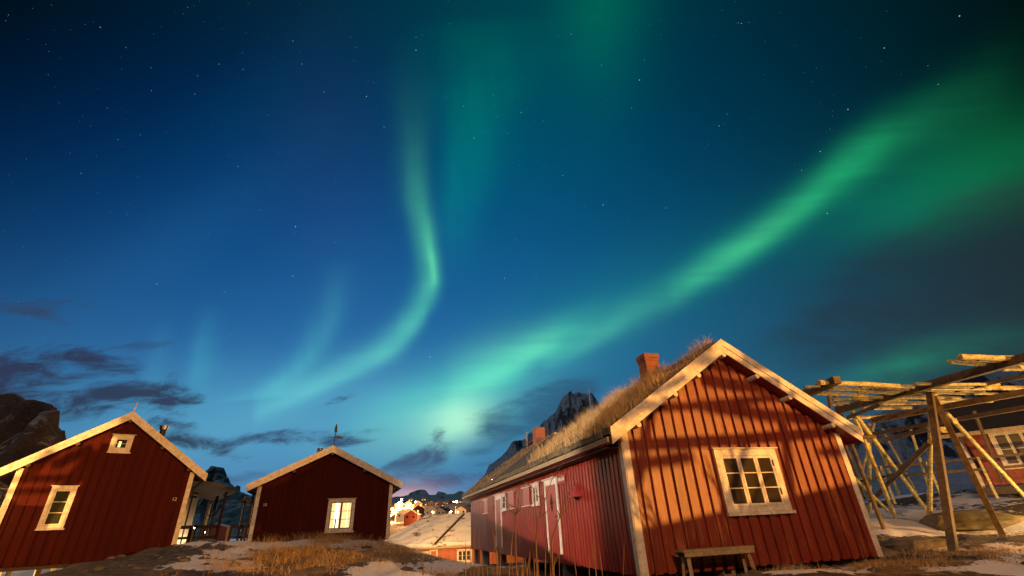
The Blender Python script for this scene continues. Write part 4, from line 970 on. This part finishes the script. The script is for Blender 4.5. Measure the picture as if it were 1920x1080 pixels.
# ------------------------------------------------------------------ village on the hill
VW = mat('village_white_paint', f_plain, c=(.7,.68,.64,1), rough=.7); VR = mat('village_red_paint', f_plain, c=(.26,.06,.04,1), rough=.7); VY = mat('village_ochre_paint', f_plain, c=(.55,.40,.18,1), rough=.7)
VROOF = mat('village_roof', f_plain, c=(.10,.08,.075,1), rough=.9); VSN = mat('village_snow_roof', f_plain, c=(.62,.6,.6,1), rough=.8); VLIT = mat('lit_village_window', f_emit, c=(1,.62,.22,1), s=4)
def vhouse(px, py, Y, w, m, roofm, label, rz=0, hh=3.0):
    p = at(px, py, Y)
    r = empty('village_house', (p.x, p.y, p.z), rz, label, 'house', 'village houses on the far hillside'); d = w*.8
    mb = MB(); mb.prism([(0, -4), (w, -4), (w, hh), (w/2, hh+w*.28), (0, hh)], 0, d); wl = mb.build('wall', m, r)
    for sg in (-1, 1):
        X = lambda x: w/2+sg*x; s_ = .56; e = w/2+.4
        mb = MB(); mb.prism([(X(0), hh+w*.28+.05), (X(e), hh+w*.28-e*s_+.05), (X(e), hh+w*.28-e*s_+.35), (X(0), hh+w*.28+.35)], -.4, d+.4); mb.build('roof', roofm, r)
    k = max(1, int(w/3.2))
    for i in range(k):
        cx = w*(i+.5)/k; mb = MB(front); mb.box(cx-.55, cx+.55, .02, .08, 1.0, 2.3); f = mb.build('window', VLIT if random.random() < .55 else GLASS, r)
H = [(742,972,150,9,VW,VSN,'white village house low at the left edge of the lit hillside',.3),(757,975,140,9,VR,VSN,'red village house with snowy roof left of the snow roofed cabin',-.1),(772,963,175,10,VR,VROOF,'long dark red village house in the middle of the lit slope',.2),
     (796,966,160,9,VW,VSN,'white village house right above the snowy cabin roof',.1),(812,967,165,10,VW,VROOF,'white village house with dark roof above the middle of the snowy cabin roof',-.2),(829,966,170,8,VR,VROOF,'dark village house with a pale gable above the seam of the snowy roof',.1),(853,965,150,8,VW,VROOF,'pale village house close to the end wall of the long cabin',.2),(868,962,165,8,VY,VROOF,'ochre village house behind the corner of the long cabin',-.2),
     (740,952,230,9,VY,VSN,'ochre village house at the left end of the second row',0),(757,950,240,9,VW,VSN,'white village house below the brightest street lamp',.3),(776,951,235,10,VR,VSN,'red village house in the second row under two lamps',-.2),(800,950,240,10,VY,VROOF,'ochre village house in the second row below the tall mast',.1),(818,952,225,9,VR,VROOF,'red village house with dark roof at the right of the second row',.3),
     (838,950,250,9,VR,VROOF,'dark red village house under the right hand row of lamps',-.1),(860,950,250,9,VW,VROOF,'white village house at the right end of the second row',.2),(790,940,320,11,VY,VSN,'ochre village house high on the hillside under the far peak',0),(822,939,330,11,VR,VROOF,'dark village house at the top of the hillside',.2),(765,941,310,10,VW,VSN,'pale village house near the hilltop beside the brightest lamp',.1)]
for h_ in H: vhouse(h_[0], h_[1], h_[2]*2.4, h_[3], *h_[4:])
LEDS = mat('sodium_lamp_globe', f_emit, c=(1,.66,.26,1), s=60); LEDW = mat('white_lamp_globe', f_emit, c=(.75,.85,1,1), s=40)
def street_lamp(px, py, Y, rad, label, power, m=LEDS, col=SODIUM, gz=None):
    p = at(px, py, Y); g = p.z-6.0
    r = empty('street_lamp', (p.x, p.y, g), 0, label, 'street lamp', 'lit street lamps of the village')
    mb = MB(); mb.tube([(0, 0, 0), (0, 0, p.z-g-rad*.9)], .1, 6); mb.build('lamp_post', BLACK, r)
    bm = bmesh.new(); bmesh.ops.create_icosphere(bm, subdivisions=2, radius=rad); me = bpy.data.meshes.new('globe'); bm.to_mesh(me); bm.free(); me.materials.append(m)
    o = bpy.data.objects.new('lamp_globe', me); o.location = (0, 0, p.z-g); o.parent = r; C.objects.link(o)
    m.cycles.emission_sampling = 'NONE'
    if power:
        ld = bpy.data.lights.new('lamp_light', 'POINT'); ld.energy = power; ld.color = col; ld.shadow_soft_size = rad
        lo = bpy.data.objects.new('lamp_light', ld); lo.location = (0, -rad*1.3, p.z-g-rad*.4); lo.parent = r; C.objects.link(lo)
S = [(753,937,230,1.3,'brightest and biggest street lamp, left end of the village by the middle cabin roof',90000),(779,941,260,1.0,'single street lamp high on the hill under the far mountain',70000),(735,954,190,1.2,'street lamp hard against the wall of the middle cabin',60000),(747,949,210,1.1,'street lamp just below the brightest one',60000),(762,951,215,1.2,'street lamp between two left hand village houses',60000),(773,953,200,1.0,'street lamp in the middle of the left cluster',0),
     (789,952,215,1.1,'street lamp at the start of the centre row',60000),(797,953,215,1.2,'second street lamp of the centre row',0),(805,952,215,1.1,'third street lamp of the centre row',60000),(811,953,215,.8,'small last street lamp of the centre row',0),(806,941,300,1.2,'lamp high on the slope left of the dark trees',60000),(813,941,300,1.1,'lamp high on the slope nearest the dark trees',0),
     (823,947,260,1.1,'street lamp at the left end of the right hand row',50000),(832,946,260,1.3,'second street lamp of the right hand row',50000),(842,945,260,1.3,'third street lamp of the right hand row',0),(850,942,260,1.4,'street lamp near the right end of the village, close to the long cabin eave',60000),(856,940,262,1.1,'last street lamp before the eave of the long cabin',0),(733,966,150,.7,'low street lamp beside the lowest white house',20000),(743,956,180,.9,'street lamp in front of the leftmost ochre house',0),(768,946,240,.9,'street lamp up behind the left cluster',0),(811,960,138,.5,'added low lamp above the middle of the snowy cabin roof, lighting the front houses',16000),(846,959,138,.5,'added low lamp above the right end of the snowy cabin roof, lighting the front houses',16000)]  # last two lamps are added to light the front row of houses
for a in S: street_lamp(a[0], a[1], a[2]*2.4, a[3]*.8, a[4], a[5]*(2.0 if a[0] < 785 else 4.0))
street_lamp(383,998,70,.15,'cold white quay lamp shining between the two left cabins',1500,LEDW,(.8,.9,1))
street_lamp(449,995,60,.09,'warm quay lamp seen past the corner of the middle cabin',600)
street_lamp(374,987,130,.2,'small far lamp left of the cold white quay lamp',0)
street_lamp(364,990,24.5,.028,'small warm lamp glowing on the veranda railing',0)
# masts
for px, y0, y1, Y, lab in ((790,936,966,400,'tall thin mast above the white village house'),(781,955,972,120,'short pale pole at the top left of the snowy roof'),(854,948,962,330,'thin pole left of the long cabin corner')):
    a = at(px, y1, Y); b = at(px, y0, Y); r = empty('utility_pole', tuple(a), 0, lab, 'pole', 'utility poles in the village'); mb = MB(); mb.tube([(0, 0, -4), (0, 0, b.z-a.z)], .11, 6); mb.build('pole', POLE, r)
    mb = MB(); mb.timber((-.8, 0, b.z-a.z-.4), (.8, 0, b.z-a.z-.4), .1, .12); mb.build('crossarm', POLE, r)
qh = at(398, 1000, 210); r = empty('quay_house', (qh.x-3, qh.y, qh.z), .2, 'small pinkish boathouse far behind the deck railing', 'house'); mb = MB(); mb.prism([(0,-6),(8,-6),(8,2.0),(4,3.2),(0,2.0)], 0, 6); mb.build('wall', VR, r); mb = MB(); mb.prism([(-.4,1.9),(4,3.25),(8.4,1.9),(8.4,2.1),(4,3.5),(-.4,2.1)], -.3, 6.3); mb.build('roof', VSN, r)

# lamps that go with houses in view
lw = hB.matrix_basis
lamp("veranda_light", 'POINT', lw @ Vector((6.7, 5.5, .55)), 46, (1, .72, .38), .08)
lamp("corner_light", 'POINT', lw @ Vector((-1.6, -1.4, 2.3)), 420, (1, .5, .12), .08)
lamp("under_floor_light", 'POINT', lw @ Vector((1.0, 1.6, -.4)), 320, (1, .62, .2), .08)
lamp("harbour_light", 'POINT', (-78, 72, 6), 60000, (1, .55, .3), .3)
lamp("cabin_yard_light", 'POINT', (-8.5, 48.5, -1.2), 900, (1, .5, .13), .1)

# ------------------------------------------------------------------ stars
STARS = [(188,51,1.1),(352,14,.6),(236,89,.6),(283,127,.7),(411,120,.9),(549,77,1.1),(566,120,1.1),(456,130,.8),(370,142,.7),(608,172,1.1),(284,170,.7),(365,176,.7),(221,262,.8),(263,253,.6),(152,325,.8),(446,312,.8),(488,394,.9),(554,425,2.2),(474,441,.6),(392,436,.6),(294,532,1.3),(549,518,1.6),(421,548,1.5),(628,455,1),(676,515,1),(780,94,1.8),(780,70,.8),(687,181,1.6),(720,238,1.3),(889,259,1.7),(869,199,.9),(977,211,1.3),(1018,228,.9),(925,178,.8),(1071,64,1.1),(1199,150,2.0),(1184,203,1.6),(1128,122,1.0),(1208,113,.9),(1131,384,1.8),(1249,390,1.1),(1055,329,1.2),(966,449,1.2),(946,522,1.7),(1004,519,1.5),(756,451,1.0),(791,443,1.0),(806,669,2.2),(1180,418,.8),(1018,281,.7),(1390,44,1.2),(1799,30,1.9),(1658,90,1.4),(1590,205,1.9),(1348,236,1.3),(1538,284,1.6),(1551,400,1.8),(1427,428,1.2),(1759,158,.9),(1503,319,1.0),(1456,412,.8),(1505,494,.8),(1593,378,.6),(570,637,1),(432,628,.8),(466,610,.6),(716,743,.9),(973,604,.8),(792,652,.9),(745,679,.6),(1384,43,.8),(1404,42,.7),(1364,214,.6),(1740,123,.5),(944,28,.6),(921,29,.5),(850,95,.6),(843,45,.6),(700,155,.7),(676,140,.5),(668,89,.6),(754,284,.7),(951,250,.7),(933,219,.7),(1003,228,.6),(974,310,.5)]
def stars():
    mb = MB(); Rr = 15000
    rnd = random.Random(5); L = list(STARS)
    for i in range(430): L.append((rnd.uniform(0, 1700), rnd.uniform(0, 640), rnd.uniform(.0, .36)))
    for px, py, s in L:
        d = ray(px, py).normalized(); c = d*Rr; r_ = 15000/FPX*(.16+.40*s)*.80
        x = d.orthogonal().normalized(); y = d.cross(x)
        mb.add([c+x*r_, c-x*r_, c+y*r_, c-y*r_, c+d*r_, c-d*r_], [(0,2,4),(2,1,4),(1,3,4),(3,0,4),(2,0,5),(1,2,5),(3,1,5),(0,3,5)])
    o = mb.build('stars', mat('star_light', f_emit, c=(.62,.85,1,1), s=.85)); MATS['star_light'].cycles.emission_sampling = 'NONE'
    tag(o, 'small white stars scattered over the night sky', 'stars', kind='stuff')
stars()
scene.cycles.use_denoising = True
scene.cycles.sample_clamp_indirect = 4
